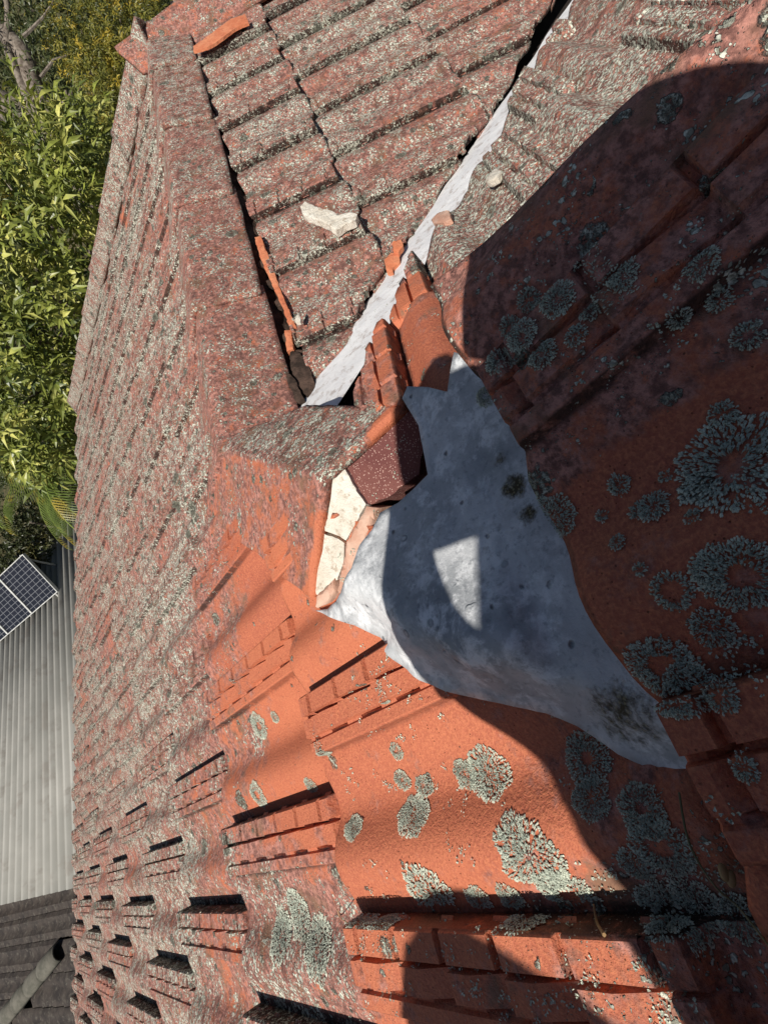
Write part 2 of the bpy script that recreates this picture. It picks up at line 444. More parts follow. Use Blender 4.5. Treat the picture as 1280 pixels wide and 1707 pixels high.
# ---- dark sarking under all the tiles
bm = bmesh.new()
def quad(bm, *ps):
    return bm.faces.new([bm.verts.new(p) for p in ps])
zA = lambda x, y: Vector((x, y, -T*y-.045)); zC = lambda x, y: Vector((x, y, T*y-.115)); zD = lambda x, y: Vector((x, y, -T*x-.050))
quad(bm, zA(-1.9, -1.9), zA(0, 0), zA(0, 2.75), zA(-1.9, 3.0))
quad(bm, zA(0, 0), zA(1.6, 0), zA(2.4, 2.4), zA(0, 2.75))
quad(bm, zC(0, 0), zC(2.4, -2.4), zC(2.4, 0))
quad(bm, zD(0, 0), zD(-1.9, -1.9), zD(1.7, -1.9), zD(1.7, -1.7))
obj('sarking', bm, M_UNDER, roof, None)

# ------------------------------------------------------------------ ridge, hip and verge cappings
def rough_patch(bm, amp, scale, seed=0):
    for v in bm.verts:
        n = noise.noise_vector(v.co*scale + Vector((seed, seed*2, 0)))
        v.co += n*amp
def cap(name, A0, B0, crest0, A1, B1, crest1, parent, cov=.6, n=26, m=9, round_=.25, thick=.014, mouth=True, tone=.4, age=.6, flare=.0):
    """angular capping from section 0 (mouth) to section 1. A/B base edges, crest between"""
    bm = bmesh.new(); rows = []
    A0, B0, crest0, A1, B1, crest1 = map(Vector, (A0, B0, crest0, A1, B1, crest1))
    for i in range(n+1):
        t = i/n
        a, b, c = A0.lerp(A1, t), B0.lerp(B1, t), crest0.lerp(crest1, t)
        row = []
        for j in range(2*m+1):
            u = j/m-1
            s_ = 1-abs(u)
            base = a if u < 0 else b
            p = base.lerp(c, s_)
            # soften crest
            mid = (a+b)/2
            k = max(0, 1-abs(u)/.16)
            p = p + (mid-c)*(.10*round_*k*k)
            if mouth and t < .06: p += (c-mid).normalized()*.003
            row.append(bm.verts.new(p + noise.noise_vector(p*14)*.0022 + noise.noise_vector(p*60)*.0008))
        rows.append(row)
    for i in range(n):
        for j in range(2*m):
            bm.faces.new((rows[i][j], rows[i+1][j], rows[i+1][j+1], rows[i][j+1]))
    bmesh.ops.recalc_face_normals(bm, faces=bm.faces[:])
    up = sum((f.normal.z for f in bm.faces))
    if up < 0: bmesh.ops.reverse_faces(bm, faces=bm.faces[:])
    o = obj(name, bm, M_CLAY, parent, 50)
    attrs(o, cov, age, tone); solid(o, thick)
    return o

# near hip capping, its open mouth toward the lead
def capcov(c):
    d = (c-mL).cross(mR-mL).z/((mR-mL).xy.length)      # distance behind the mouth
    side_ = (c-mC).cross(Vector((.62, .62, 0))).z
    base = .80 if side_ > 0 else .50
    return lerp(-.3, base, max(0, min(1, (abs(d)-.010+noise.noise(c*40)*.006)/.014)))
mL = pA(520, 1000, .040); mR = pD(672, 677, .034); mC = Vector((-.285, -.243, .152))
jC = pA(348, 741, .046); jL = pA(345, 856, .020); jR = pD(512, 675, .026)
hc = cap('hip_cap', mL, mR, mC, jL, jR, jC, roof, cov=lambda c: capcov(c), n=60, m=16, thick=.013, round_=.06, tone=.1, age=.5)
hc['label'] = 'open-mouthed angular end capping with pale mortar inside'
# cappings along the wing's ridge
xs = [-.06, .30, .66, 1.02, 1.38, 1.72]
for i in range(5):
    x0, x1 = xs[i], xs[i+1]+.03
    l0, l1 = .013, .002
    def sec(x, l):
        return (Vector((x, .125, -T*.125+.012+l)), Vector((x, -.118, -T*.118+.018+l)), Vector((x, -.002, .044+l)))
    a0, b0, c0 = sec(x0, l0); a1, b1, c1 = sec(x1, l1)
    if i == 0: b0 = Vector((x0+.01, -.120, -.022))
    cap('ridge_cap', a0, b0, c0, a1, b1, c1, roof, cov=[.62, .7, .75, .8, .85][i], n=24, m=12, round_=.45, tone=rnd(.1, .5), age=rnd(.5, .9))
# verge cappings down the gable edge
for i in range(7):
    t0 = .0+i*.143; t1 = t0+.155
    p0, p1 = V0.lerp(V1, t0), V0.lerp(V1, min(1.0, t1))
    ax = (V1-V0).normalized(); sd_ = Vector((ax.y, -ax.x, 0))
    def vs(p, l):
        z = -T*p.y+.03+l
        return (p - sd_*.035 + Vector((0, 0, z-.006)), p + sd_*.13 + Vector((0, 0, z-.05)), p + sd_*.035 + Vector((0, 0, z+.075)))
    a0, b0, c0 = vs(p1, .008); a1, b1, c1 = vs(p0, .0)
    cap('verge_cap', a0, b0, c0, a1, b1, c1, roof, cov=.95, n=10, m=6, round_=1.0, tone=.5, age=.9)
# capping where ridge and verge meet, and one behind it
g0 = Vector((1.62, 0, 0))
cap('verge_cap', g0+Vector((-.10, .06, .03)), g0+Vector((.16, .10, .00)), g0+Vector((.02, .10, .10)),
    g0+Vector((-.04, -.40, -.13)), g0+Vector((.22, -.40, -.16)), g0+Vector((.10, -.40, -.04)), roof, cov=.6, n=10, m=6, round_=1, tone=.3)
cap('verge_cap', g0+Vector((-.06, -.38, -.11)), g0+Vector((.20, -.38, -.14)), g0+Vector((.08, -.38, -.02)),
    g0+Vector((-.02, -.90, -.32)), g0+Vector((.24, -.90, -.35)), g0+Vector((.12, -.90, -.23)), roof, cov=.8, n=10, m=6, round_=1, tone=.3)

# dark crumbled bedding under the ridge cappings, open joint toward the inner face
bm = bmesh.new(); rows = []
N = 90
for i in range(N+1):
    x = lerp(-.10, 1.6, i/N); row = []
    for j in range(5):
        y = lerp(-.095, -.165, j/4); z = T*y + .006 - .018*(j in (2, 3)) + rnd(-.004, .004)
        if j == 0: z += .014
        row.append(bm.verts.new((x+rnd(-.006, .006), y+rnd(-.004, .004), z)))
    rows.append(row)
for i in range(N):
    for j in range(4): bm.faces.new((rows[i][j], rows[i][j+1], rows[i+1][j+1], rows[i+1][j]))
bmesh.ops.recalc_face_normals(bm, faces=bm.faces[:])
obj('ridge_bedding', bm, M_DARKMORTAR, roof, 20)

# ------------------------------------------------------------------ slabs traced on a plane (broken tile, mortar) with real thickness
def slab(name, pts, th, mat, parent=None, nrm=None, amp=.0012, sub=3, bevel=.0012, dome=0.0):
    """polygon of 3D points (top face) extruded down by th"""
    bm = bmesh.new()
    pts = [Vector(p) for p in pts]
    c = sum(pts, Vector())/len(pts)
    n = nrm or (pts[1]-pts[0]).cross(pts[2]-pts[0]).normalized()
    n = Vector(n)
    if n.z < 0: n = -n
    u = (pts[1]-pts[0]).normalized(); u = (u - n*u.dot(n)).normalized(); v = n.cross(u)
    p2 = [Vector(((p-c).dot(u), (p-c).dot(v))) for p in pts]; hs = [(p-c).dot(n) for p in pts]
    # densify outline
    dp = []; dh = []
    for i in range(len(p2)):
        a, b = p2[i], p2[(i+1) % len(p2)]; ha, hb = hs[i], hs[(i+1) % len(p2)]
        L = (b-a).length; k = max(1, int(L/.006)); pr = Vector((-(b-a).y, (b-a).x)).normalized()
        for q in range(k):
            t = q/k; off = pr*rnd(-1, 1)*amp if q else Vector((0, 0))
            dp.append(a.lerp(b, t)+off); dh.append(lerp(ha, hb, t))
    no = len(dp)
    xs_ = [p.x for p in dp]; ys_ = [p.y for p in dp]; st = max(.004, (max(xs_)-min(xs_))/14)
    inner = []
    x = min(xs_)
    def inside(q):
        r = False; j = no-1
        for i in range(no):
            if (dp[i].y > q.y) != (dp[j].y > q.y) and q.x < (dp[j].x-dp[i].x)*(q.y-dp[i].y)/(dp[j].y-dp[i].y+1e-12)+dp[i].x: r = not r
            j = i
        return r
    while x < max(xs_):
        y = min(ys_)
        while y < max(ys_):
            q = Vector((x+rnd(-.2, .2)*st, y+rnd(-.2, .2)*st))
            if inside(q) and min((q-d).length for d in dp) > st*.5: inner.append(q)
            y += st
        x += st
    V2, E2, F2, *_ = delaunay_2d_cdt(dp+inner, [(i, (i+1) % no) for i in range(no)], [], 1, 1e-6)
    def hgt(q):
        ws = [1/((q-p2[i]).length_squared+1e-7) for i in range(len(p2))]
        return sum(w_*h for w_, h in zip(ws, hs))/sum(ws)
    top = []
    for q in V2:
        de = min((q-d).length for d in dp)
        P = c+u*q.x+v*q.y
        h = hgt(q) + dome*min(1, de/.02) - bevel*max(0, 1-de/.002) + noise.noise(P*70)*.0012
        top.append(bm.verts.new(P+n*h))
    for f in F2: bm.faces.new([top[i] for i in f])
    bm.normal_update()
    if sum(f.normal.dot(n) for f in bm.faces) < 0: bmesh.ops.reverse_faces(bm, faces=bm.faces[:])
    r = bmesh.ops.extrude_face_region(bm, geom=bm.faces[:])
    # the extruded copy becomes the top; push original faces down
    newv = set(g for g in r['geom'] if isinstance(g, bmesh.types.BMVert))
    for vv in bm.verts:
        if vv not in newv: vv.co -= n*th
    bmesh.ops.recalc_face_normals(bm, faces=bm.faces[:])
    return obj(name, bm, mat, parent, 40)

dg = bpy.context.evaluated_depsgraph_get()
def bvh_of(objs):
    dgx = bpy.context.evaluated_depsgraph_get(); dgx.update()
    vs, fs = [], []
    for o in objs:
        ev = o.evaluated_get(dgx); me = ev.to_mesh(); b = len(vs)
        vs += [o.matrix_world @ v.co for v in me.vertices]; fs += [[q+b for q in p.vertices] for p in me.polygons]
        ev.to_mesh_clear()
    return BVHTree.FromPolygons(vs, fs)
bpy.context.view_layer.update()
tiles = [o for o in COL.objects if o.name.split('.')[0] in ('lower_slope', 'wing_slope', 'valley_slope', 'side_slope', 'upper_slope', 'sarking')]
TB = bvh_of(tiles)

# ------------------------------------------------------------------ lead patch over the hip
def smax(a, b, k=.035):
    h = max(0, 1-abs(a-b)/k)
    return max(a, b)+h*h*k*.25
def ztile(x, y, top=.6):
    h = TB.ray_cast(Vector((x, y, top)), Vector((0, 0, -1)), 2)
    return h[0].z if h[0] else -9
outA = [(526, 1018), (560, 1030), (600, 1043), (632, 1062), (668, 1098), (712, 1133), (748, 1150), (790, 1164), (850, 1180), (900, 1192), (950, 1216), (985, 1240), (1022, 1266), (1050, 1280), (1090, 1298), (1122, 1324), (1133, 1308)]
oA = [pA(*p, .024) for p in outA]
oE = [Vector(q+(0,)) for q in ((-.612, -.436), (-.56, -.455), (-.50, -.455), (-.42, -.455), (-.34, -.452), (-.30, -.440), (-.27, -.418))]
oR = [pD(*p, .02) for p in ((765, 672), (735, 665), (702, 664), (690, 680))]
oB = [pD(692, 705, .035), pD(692, 778, .035), pD(636, 824, .035), pA(622, 850, .042), pA(612, 880, .045), pA(602, 910, .045), pA(600, 950, .045), pA(586, 974, .045), pA(566, 998, .042), pA(540, 1014, .035)]
ring = [Vector((p.x, p.y)) for p in oA+oE+oR+oB]
dens = []
for i in range(len(ring)):
    a, b = ring[i], ring[(i+1) % len(ring)]; k = max(1, int((b-a).length/.005))
    dens += [a.lerp(b, q/k) for q in range(k)]
no = len(dens)
def in2(q, poly):
    r = False; j = len(poly)-1
    for i in range(len(poly)):
        if (poly[i].y > q.y) != (poly[j].y > q.y) and q.x < (poly[j].x-poly[i].x)*(q.y-poly[i].y)/(poly[j].y-poly[i].y+1e-12)+poly[i].x: r = not r
        j = i
    return r
edgeA = [Vector((p.x, p.y)) for p in oA]
def dpoly(q, poly):
    m = 9
    for a, b in zip(poly[:-1], poly[1:]):
        t = max(0, min(1, (q-a).dot(b-a)/max(1e-9, (b-a).length_squared))); m = min(m, (a+(b-a)*t-q).length)
    return m
inner = []
st = .0062
gx = -.66
while gx < -.15:
    gy = -.46
    while gy < -.05:
        q = Vector((gx+rnd(-.1, .1)*st, gy+rnd(-.1, .1)*st))
        if in2(q, dens) and min((q-d).length for d in dens) > st*.55: inner.append(q)
        gy += st
    gx += st
V2, E2, F2, *_ = delaunay_2d_cdt(dens+inner, [(i, (i+1) % no) for i in range(no)], [], 1, 1e-7)
CREASE = [(pA(*a, .03).xy, pA(*b, .03).xy, h_) for a, b, h_ in (((640, 880), (720, 1120), .0030), ((700, 760), (900, 1150), -.0032), ((860, 900), (1010, 1180), .0028), ((760, 720), (850, 880), -.003), ((930, 1010), (900, 1180), .0022))]
bm = bmesh.new(); lv = []
for q in V2:
    de = dpoly(q, edgeA)
    under_E = q.y < -.405
    zt = ztile(q.x, q.y, .6) if not under_E else -9
    zs = smax(-T*q.y, -T*q.x, .05)+.004
    k = min(1, de/.055); k = k*k*(3-2*k)
    zlow = max(zt, -T*q.y+.003 if q.y > q.x else -T*q.x+.003)+.003
    z = lerp(zlow, max(zs, zlow if de < .03 else zs), k)
    if q.y < -.38: z = min(z, -T*q.y+.034)
    z += noise.noise(Vector((q.x*22, q.y*22, 3)))*.0014*k + noise.noise(Vector((q.x*70, q.y*70, 3)))*.0006
    for (l0_, l1_, am) in CREASE:      # dressing creases beaten into the sheet
        t_ = max(0, min(1, (q-l0_).dot(l1_-l0_)/(l1_-l0_).length_squared))
        z += am*max(0, 1-(l0_+(l1_-l0_)*t_-q).length/.011)*math.sin(max(.02, min(.98, t_))*math.pi)
    lv.append(bm.verts.new((q.x, q.y, z)))
# relax a little so the sheet drapes
for f in F2: bm.faces.new([lv[i] for i in f])
for _ in range(3):
    bmesh.ops.smooth_vert(bm, verts=bm.verts[:], factor=.5, use_axis_x=False, use_axis_y=False, use_axis_z=True)
bm.normal_update()
if sum(f.normal.z for f in bm.faces) < 0: bmesh.ops.reverse_faces(bm, faces=bm.faces[:])
ld = obj('lead_flashing', bm, M_LEAD, roof, None)
for p in ld.data.polygons: p.use_smooth = True
gr = ld.data.attributes.new('grime', 'FLOAT', 'POINT')
gA, gB, gC = pA(1040, 1190, .03), pD(745, 720, .03), pD(800, 760, .03)
def grime(c):
    g = 0
    for cc, r_, s_ in ((gA, .035, .62), (pA(1010, 1205, .03), .025, .55), (pD(775, 712, .03), .03, .30), (pD(730, 735, .03), .02, .25), (pD(845, 800, .03), .018, .75), (pD(862, 845, .03), .014, .7), (pD(825, 760, .03), .012, .6), (pA(905, 1195, .03), .016, .35), (pA(615, 1050, .03), .016, .25)):
        d = (Vector((c.x, c.y, 0))-Vector((cc.x, cc.y, 0))).length
        g = max(g, s_*max(0, 1-(d/r_)**2))
    return g
gr.data.foreach_set('value', [grime(v.co) for v in ld.data.vertices])
ld['label'] = 'dented grey lead patch lapped over the hip'
solid(ld, .0022)

# valley gutter
bm = bmesh.new(); rows = []
N = 120
for i in range(N+1):
    s_ = lerp(.02, 2.5, i/N); row = []; gw = min(.17, .11+s_*.8)
    for j in range(-6, 7):
        u = lerp(-gw*1.15, -.060-.010*noise.noise(Vector((s_*9, 0, 0))), (j+6)/12)
        x = s_*.7071+u*.7071; y = -s_*.7071+u*.7071
        z = -T*s_*.7071 + abs(u)*T*.7071 - .030 + noise.noise(Vector((x*9, y*9, 1)))*.005
        row.append(bm.verts.new((x, y, z)))
    rows.append(row)
for i in range(N):
    for j in range(12): bm.faces.new((rows[i][j], rows[i+1][j], rows[i+1][j+1], rows[i][j+1]))
bmesh.ops.recalc_face_normals(bm, faces=bm.faces[:])
g = obj('valley_gutter', bm, M_GUT, roof, None)
for p in g.data.polygons: p.use_smooth = True

# ------------------------------------------------------------------ mortar in the capping's mouth
q3 = pA(612, 842, .014); mC2 = mC-Vector((0, 0, .018))
def three(a, b, c):
    n = (b-a).cross(c-a).normalized(); return (n if n.z > 0 else -n), a
PLW = three(mL-Vector((0, 0, .008)), mC2, q3); PLP = three(mR-Vector((0, 0, .008)), mC2, q3)
def mpoly(name, pix, th, mat, k=.004, pl=PLW, **kw):
    n, a = pl
    return slab(name, [hit(n, n.dot(a), x, y)+n*k for x, y in pix], th, mat, roof, nrm=n, **kw)
mpoly('mouth_mortar', [(544, 800), (554, 786), (573, 774), (590, 806), (613, 840), (601, 862), (580, 900), (559, 889), (545, 884), (544, 850)], .03, M_MORTAR, .005, amp=.0008)
mpoly('mouth_mortar', [(543, 888), (556, 893), (577, 904), (575, 940), (566, 965), (548, 975), (538, 992), (526, 988), (532, 940)], .03, M_MORTAR, .005, amp=.0008)
mpoly('pink_pointing', [(615, 843), (636, 846), (624, 875), (614, 905), (612, 950), (600, 975), (569, 986), (571, 962), (580, 925), (583, 903), (603, 864)], .03, M_PINK, .008, bevel=.003)
mpoly('pink_pointing', [(563, 962), (567, 985), (548, 1006), (534, 1012), (532, 992), (550, 976)], .03, M_PINK, .008, bevel=.003)
mpoly('purple_pointing', [(567, 776), (600, 752), (640, 718), (672, 682), (690, 681), (704, 694), (703, 740), (698, 790), (674, 808), (640, 831), (614, 842), (590, 808)], .04, M_PURPLE, .000, PLP)
# crumbled edge of the ridge joint
def near_crumb(px, py, r_, mat=M_DARKMORTAR, base=pC, h=.012, name='crumbled_bedding'):
    c = base(px, py, h); pts = []
    n_ = random.randint(6, 9)
    for i in range(n_):
        a = i/n_*6.283; rr = r_*rnd(.6, 1.2)
        pts.append(c+Vector((math.cos(a)*rr*1.3, math.sin(a)*rr, 0)))
    nn = NC if base is pC else (NA if base is pA else ND)
    pts = [p - nn*((p-c).dot(nn)) for p in pts]
    return slab(name, pts, .012, mat, roof, nrm=nn)
for p in ((497, 622, .018), (510, 640, .02), (520, 655, .018), (494, 590, .014), (480, 560, .012), (505, 660, .02), (466, 500, .012), (450, 470, .01), (436, 440, .01)): near_crumb(*p)

def poly(name, pix, base, h, th, mat, parent=None, **kw):
    nn = {id(pC): NC, id(pA): NA, id(pD): ND}[id(base)]
    return slab(name, [base(x, y, h) for x, y in pix], th, mat, parent, nrm=nn, **kw)
# bare orange broken edge beside the joint
poly('broken_edge', [(424, 395), (434, 392), (452, 440), (470, 490), (488, 530), (494, 545), (484, 550), (470, 510), (448, 462), (434, 430)], pC, .024, .012, M_CLAYCUT, roof)
poly('broken_edge', [(474, 550), (486, 548), (488, 580), (478, 585)], pC, .022, .012, M_CLAYCUT, roof)
for i, pix in enumerate(([(482, 582), (500, 588), (516, 612), (530, 660), (512, 662), (494, 640), (484, 610)], [(476, 618), (490, 630), (508, 668), (490, 672), (480, 650)])):
    poly('broken_edge', pix, pC, .018+.006*i, .012, M_DARKMORTAR, roof)

# ------------------------------------------------------------------ loose things on the roof
def loose(name, pix, base, h, th, mat, label, cat, **kw):
    o = poly(name, pix, base, h, th, mat, None, **kw)
    c = sum((v.co for v in o.data.vertices), Vector())/len(o.data.vertices)
    recentre(o, c); return tag(o, label, cat)
loose('mortar_fragment', [(500, 344), (508, 335), (530, 345), (556, 352), (562, 358), (584, 352), (595, 356), (592, 366), (575, 373), (560, 384), (545, 372), (520, 362), (505, 356)], pC, .052, .014, M_MORTAR, 'white broken piece of mortar lying on the sunny inner slope', 'mortar fragment')
loose('tile_shard', [(322, 76), (350, 56), (385, 30), (408, 22), (414, 36), (392, 46), (368, 64), (345, 78), (322, 84)], pC, .050, .007, M_CLAYCUT, 'long bare orange tile shard near the far ridge end', 'tile shard')
loose('tile_shard', [(640, 432), (652, 420), (664, 424), (666, 436), (654, 446), (656, 456), (644, 450)], pC, .030, .010, M_CLAYCUT, 'small orange tile shard wedged at the valley edge, lower of two', 'tile shard')
loose('tile_shard', [(654, 402), (668, 398), (672, 408), (664, 420), (655, 416)], pC, .038, .010, M_CLAYCUT, 'small orange tile shard at the valley edge, upper of two', 'tile shard')
loose('mortar_fragment', [(808, 300), (816, 288), (826, 280), (834, 284), (828, 294), (816, 301)], pD, .040, .008, M_MORTAR, 'small white mortar chip on the brown tiles right of the valley', 'mortar fragment')
loose('mortar_fragment', [(718, 366), (732, 352), (748, 350), (750, 362), (738, 370), (722, 372)], pD, .034, .008, M_PINK, 'pinkish mortar chip at the edge of the metal valley', 'mortar fragment')
loose('mortar_fragment', [(492, 528), (497, 520), (501, 528), (500, 536), (493, 537)], pC, .048, .006, M_MORTAR, 'tiny white mortar crumb beside the bare orange broken edge', 'mortar fragment')

allroof = [o for o in COL.objects if o.parent == roof and o.type == 'MESH']
TB2 = bvh_of(allroof)
def onroof(px, py, lift=0.0):
    r = ray(px, py); h = TB2.ray_cast(CAM+r*.05, r, 60)
    if not h[0]: return None, None
    n = h[1] if h[1].dot(r) < 0 else -h[1]
    return h[0]+n*lift, n

# twigs, stalks, leaves
M_TWIG = simple('dry_twig', (.30, .18, .08), (.46, .31, .16), 60)
M_STALK = simple('green_brown_stalk', (.14, .14, .07), (.24, .21, .12), 60)
def tube(bm, pts, r0, r1, seg=6):
    rings = []
    for i, p in enumerate(pts):
        t = i/(len(pts)-1); a = (pts[min(i+1, len(pts)-1)]-pts[max(i-1, 0)]).normalized()
        u = a.cross(Vector((.3, .2, .9))).normalized(); v = a.cross(u); r_ = lerp(r0, r1, t)
        rings.append([bm.verts.new(p+(u*math.cos(k/seg*6.2832)+v*math.sin(k/seg*6.2832))*r_) for k in range(seg)])
    for a, b in zip(rings[:-1], rings[1:]):
        for k in range(seg): bm.faces.new((a[k], a[(k+1) % seg], b[(k+1) % seg], b[k]))
    bm.faces.new(rings[0][::-1]); bm.faces.new(rings[-1])
def curve_pts(pix, lifts, n=14):
    P = [onroof(x, y)[0]+Vector((0, 0, l)) for (x, y), l in zip(pix, lifts)]
    out = []
    for i in range(len(P)-1):
        p0 = P[max(i-1, 0)]; p1 = P[i]; p2 = P[i+1]; p3 = P[min(i+2, len(P)-1)]
        for k in range(n):
            t = k/n
            out.append(.5*((2*p1)+(p2-p0)*t+(2*p0-5*p1+4*p2-p3)*t*t+(3*p1-p0-3*p2+p3)*t**3))
    out.append(P[-1]); return out
def stick(name, pix, lifts, r0, r1, mat, label, cat):
    bm = bmesh.new(); tube(bm, curve_pts(pix, lifts), r0, r1)
    bmesh.ops.recalc_face_normals(bm, faces=bm.faces[:])
    o = obj(name, bm, mat); recentre(o, o.data.vertices[0].co.copy()); return tag(o, label, cat)
stick('twig', [(992, 1500), (1001, 1522), (1010, 1550)], [.006, .012, .006], .0006, .0011, M_TWIG, 'short pale dry twig on the big near roll above the dark band', 'twig')
stick('twig', [(568, 1512), (572, 1528), (585, 1538)], [.006, .004, .002], .0005, .0004, M_TWIG, 'bent fine straw by the lichen left of the shadow blob', 'twig')
stick('dry_stalk', [(1132, 1318), (1150, 1390), (1188, 1450), (1228, 1492), (1280, 1560)], [.004, .014, .018, .014, .010], .0006, .0004, M_STALK, 'long thin curved stalk trailing down from the lead tip in shade', 'stalk')
def pod(px, py, ang):
    P, n = onroof(px, py, .006)
    bm = bmesh.new(); bmesh.ops.create_uvsphere(bm, u_segments=12, v_segments=8, radius=.5)
    for v in bm.verts: v.co = Vector((v.co.x*.011*(1-.5*abs(v.co.x)), v.co.y*.0042, v.co.z*.0035))
    o = obj('dry_bud', bm, M_TWIG); o.location = P; o.rotation_euler = (0, .2, ang); return o
tag(pod(1206, 1436, 2.9), 'pale dry bud in the dark hollow, upper of the pair', 'bud')
tag(pod(1218, 1446, 2.7), 'pale dry bud in the dark hollow, lower of the pair', 'bud')

# ------------------------------------------------------------------ lichen rosettes (each one leafy geometry)
def rosette(px, py, rx, ang=0, asp=1.0, hole=.0, lobe=.0042, dens=1.0, arc=(0, 6.2832)):
    P, n = onroof(px, py)
    if P is None: return
    dist = (P-CAM).length; R = rx*dist/FPX; lobe = max(.0012, min(.0030, R*.10))
    u = n.cross(Vector((.2, .9, .1))).normalized(); v = n.cross(u)
    bm = bmesh.new(); rim = []
    cnt = int(dens*(R/lobe)**2*8.0*(1-hole*hole)*asp)+16
    for i in range(cnt):
        a = rnd(*arc)+ang; rr = math.sqrt(rnd(hole*hole, 1))
        irr = 1+.22*noise.noise(Vector((math.cos(a)*2.1, math.sin(a)*2.1, px*.7)))
        rad = R*rr*irr
        qx, qy = math.cos(a)*rad, math.sin(a)*rad*asp
        base = P+u*qx+v*qy
        h = TB2.ray_cast(base+n*.02, -n, .05)
        if h[0] is None: continue
        base = h[0]; nn = h[1] if h[1].dot(n) > 0 else -h[1]
        d = (u*math.cos(a)+v*math.sin(a)*asp); d = (d-nn*d.dot(nn)).normalized()
        sd__ = nn.cross(d)
        tw = rnd(-.5, .5); d2 = (d*math.cos(tw)+sd__*math.sin(tw)); s2 = nn.cross(d2)
        L = lobe*rnd(.7, 1.3); W = L*rnd(.22, .34)
        hb = .0002+.0010*(1-rr)**.5+rnd(0, .0004)
        tip = base + d2*L + nn*(hb+rnd(.0001, .0008)*(1.2-rr*.6))
        pts = [base+nn*hb*.6, base+d2*L*.5+s2*W*.7+nn*(hb+.0004), tip+s2*W*1.0, tip+d2*L*.28+s2*W*.35, tip+d2*L*.05, tip+d2*L*.28-s2*W*.35, tip-s2*W*1.0, base+d2*L*.5-s2*W*.7+nn*(hb+.0004)]
        vs_ = [bm.verts.new(p) for p in pts]
        c_ = bm.verts.new(base+d2*L*.6+nn*(hb+.0009))
        for k in range(8): bm.faces.new((c_, vs_[k], vs_[(k+1) % 8]))
        g_ = min(1, max(0, .30+.65*rr**3+rnd(-.25, .25)))
        rim += [g_*.5, g_*.8, g_, g_, g_, g_, g_, g_*.8, g_*.85]
    if not bm.faces: bm.free(); return
    o = obj('lichen_rosette', bm, M_LICHEN, roof, None)
    at_ = o.data.attributes.new('rim', 'FLOAT', 'POINT'); at_.data.foreach_set('value', rim)
ROS = [(1218, 778, 62, 0, 1.1, .22), (1205, 690, 16), (1232, 960, 46, 0, 1.2, .3), (1180, 950, 22, 0, 1, .4), (1105, 1110, 42, 0, 1.1, .35), (1150, 1140, 30, 0, 1, .4), (1185, 1045, 24),
       (1120, 985, 26, 0, 1, .5), (920, 862, 34, 0, 1.2), (1032, 808, 15), (1090, 846, 22), (1065, 852, 13), (1030, 905, 11), (1068, 950, 8), (1200, 1160, 20), (1005, 860, 8), (1155, 862, 9), (1110, 795, 7), (1240, 1280, 14),
       (815, 1290, 34, 0, 1.1), (775, 1288, 20), (883, 1430, 44, 0, 1.15), (950, 1490, 32, 0, 1.3, .3), (885, 1530, 34, 0, 1, .2), (690, 1360, 24, 0, 1.5), (708, 1310, 14, 0, 1.3), (672, 1300, 13, 0, 1.3), (590, 1380, 15, 0, 1.5),
       (855, 1500, 22), (720, 1490, 40), (800, 1500, 20), (1120, 1510, 30), (1085, 1500, 18), (1115, 1545, 26), (980, 1265, 34, 0, 1, .2), (985, 1330, 26, 0, 1.1), (1070, 1350, 30, 0, 1, .2), (1100, 1410, 34, 0, 1.1, .3), (1060, 1440, 20),
       (640, 1540, 24), (600, 1540, 26), (662, 1252, 12), (640, 1168, 9), (520, 1310, 13), (433, 1210, 20, 0, 1, .3), (430, 1325, 18, 0, 1, .3), (459, 1195, 9), (538, 1255, 12), (500, 1520, 26), (470, 1560, 26), (530, 1580, 30),
       (1160, 1500, 26), (1230, 1520, 22), (905, 590, 22), (870, 560, 24), (830, 600, 20), (812, 660, 18), (930, 500, 26), (1010, 470, 24), (1040, 460, 20), (880, 500, 16), (960, 560, 15), (1170, 440, 20), (1130, 530, 14), (1200, 500, 14), (1245, 560, 16), (985, 520, 14), (850, 545, 15)]
for r_ in ROS: rosette(*r_)
# small flecks scattered between : one countless crust
random.seed(11)
bm = bmesh.new(); rim = []
for i in range(1500):
    px, py = rnd(560, 1280), rnd(420, 1707)
    P, n = onroof(px, py)
    if P is None: continue
    h = TB2.ray_cast(P+n*.01, -n, .03)
    if noise.noise(P*30) < (.05 if P.y > -.42 else .30): continue
    if P.y < P.x and 690 < px < 870 and py > 660: continue
    # keep clear of the lead patch and the mortar
    if in2(Vector((P.x, P.y)), dens): continue
    u = n.cross(Vector((.2, .9, .1))).normalized(); v = n.cross(u); R = rnd(.0012, .0030)
    for k in range(random.randint(3, 8)):
        a = rnd(0, 6.28); b_ = P+(u*math.cos(a)+v*math.sin(a))*R*rnd(.2, 1.4); d = (u*math.cos(a)+v*math.sin(a)); s2 = n.cross(d); L = rnd(.0010, .0022)
        vs_ = [bm.verts.new(b_+n*.0004), bm.verts.new(b_+d*L*.7+s2*L*.4+n*.0013), bm.verts.new(b_+d*L+n*.0009), bm.verts.new(b_+d*L*.7-s2*L*.4+n*.0013)]
        bm.faces.new(vs_); q_ = rnd(.3, 1); rim += [q_]*4
fl = obj('lichen_flecks', bm, M_LICHEN, roof, None); fl['kind'] = 'stuff'
at_ = fl.data.attributes.new('rim', 'FLOAT', 'POINT'); at_.data.foreach_set('value', rim)
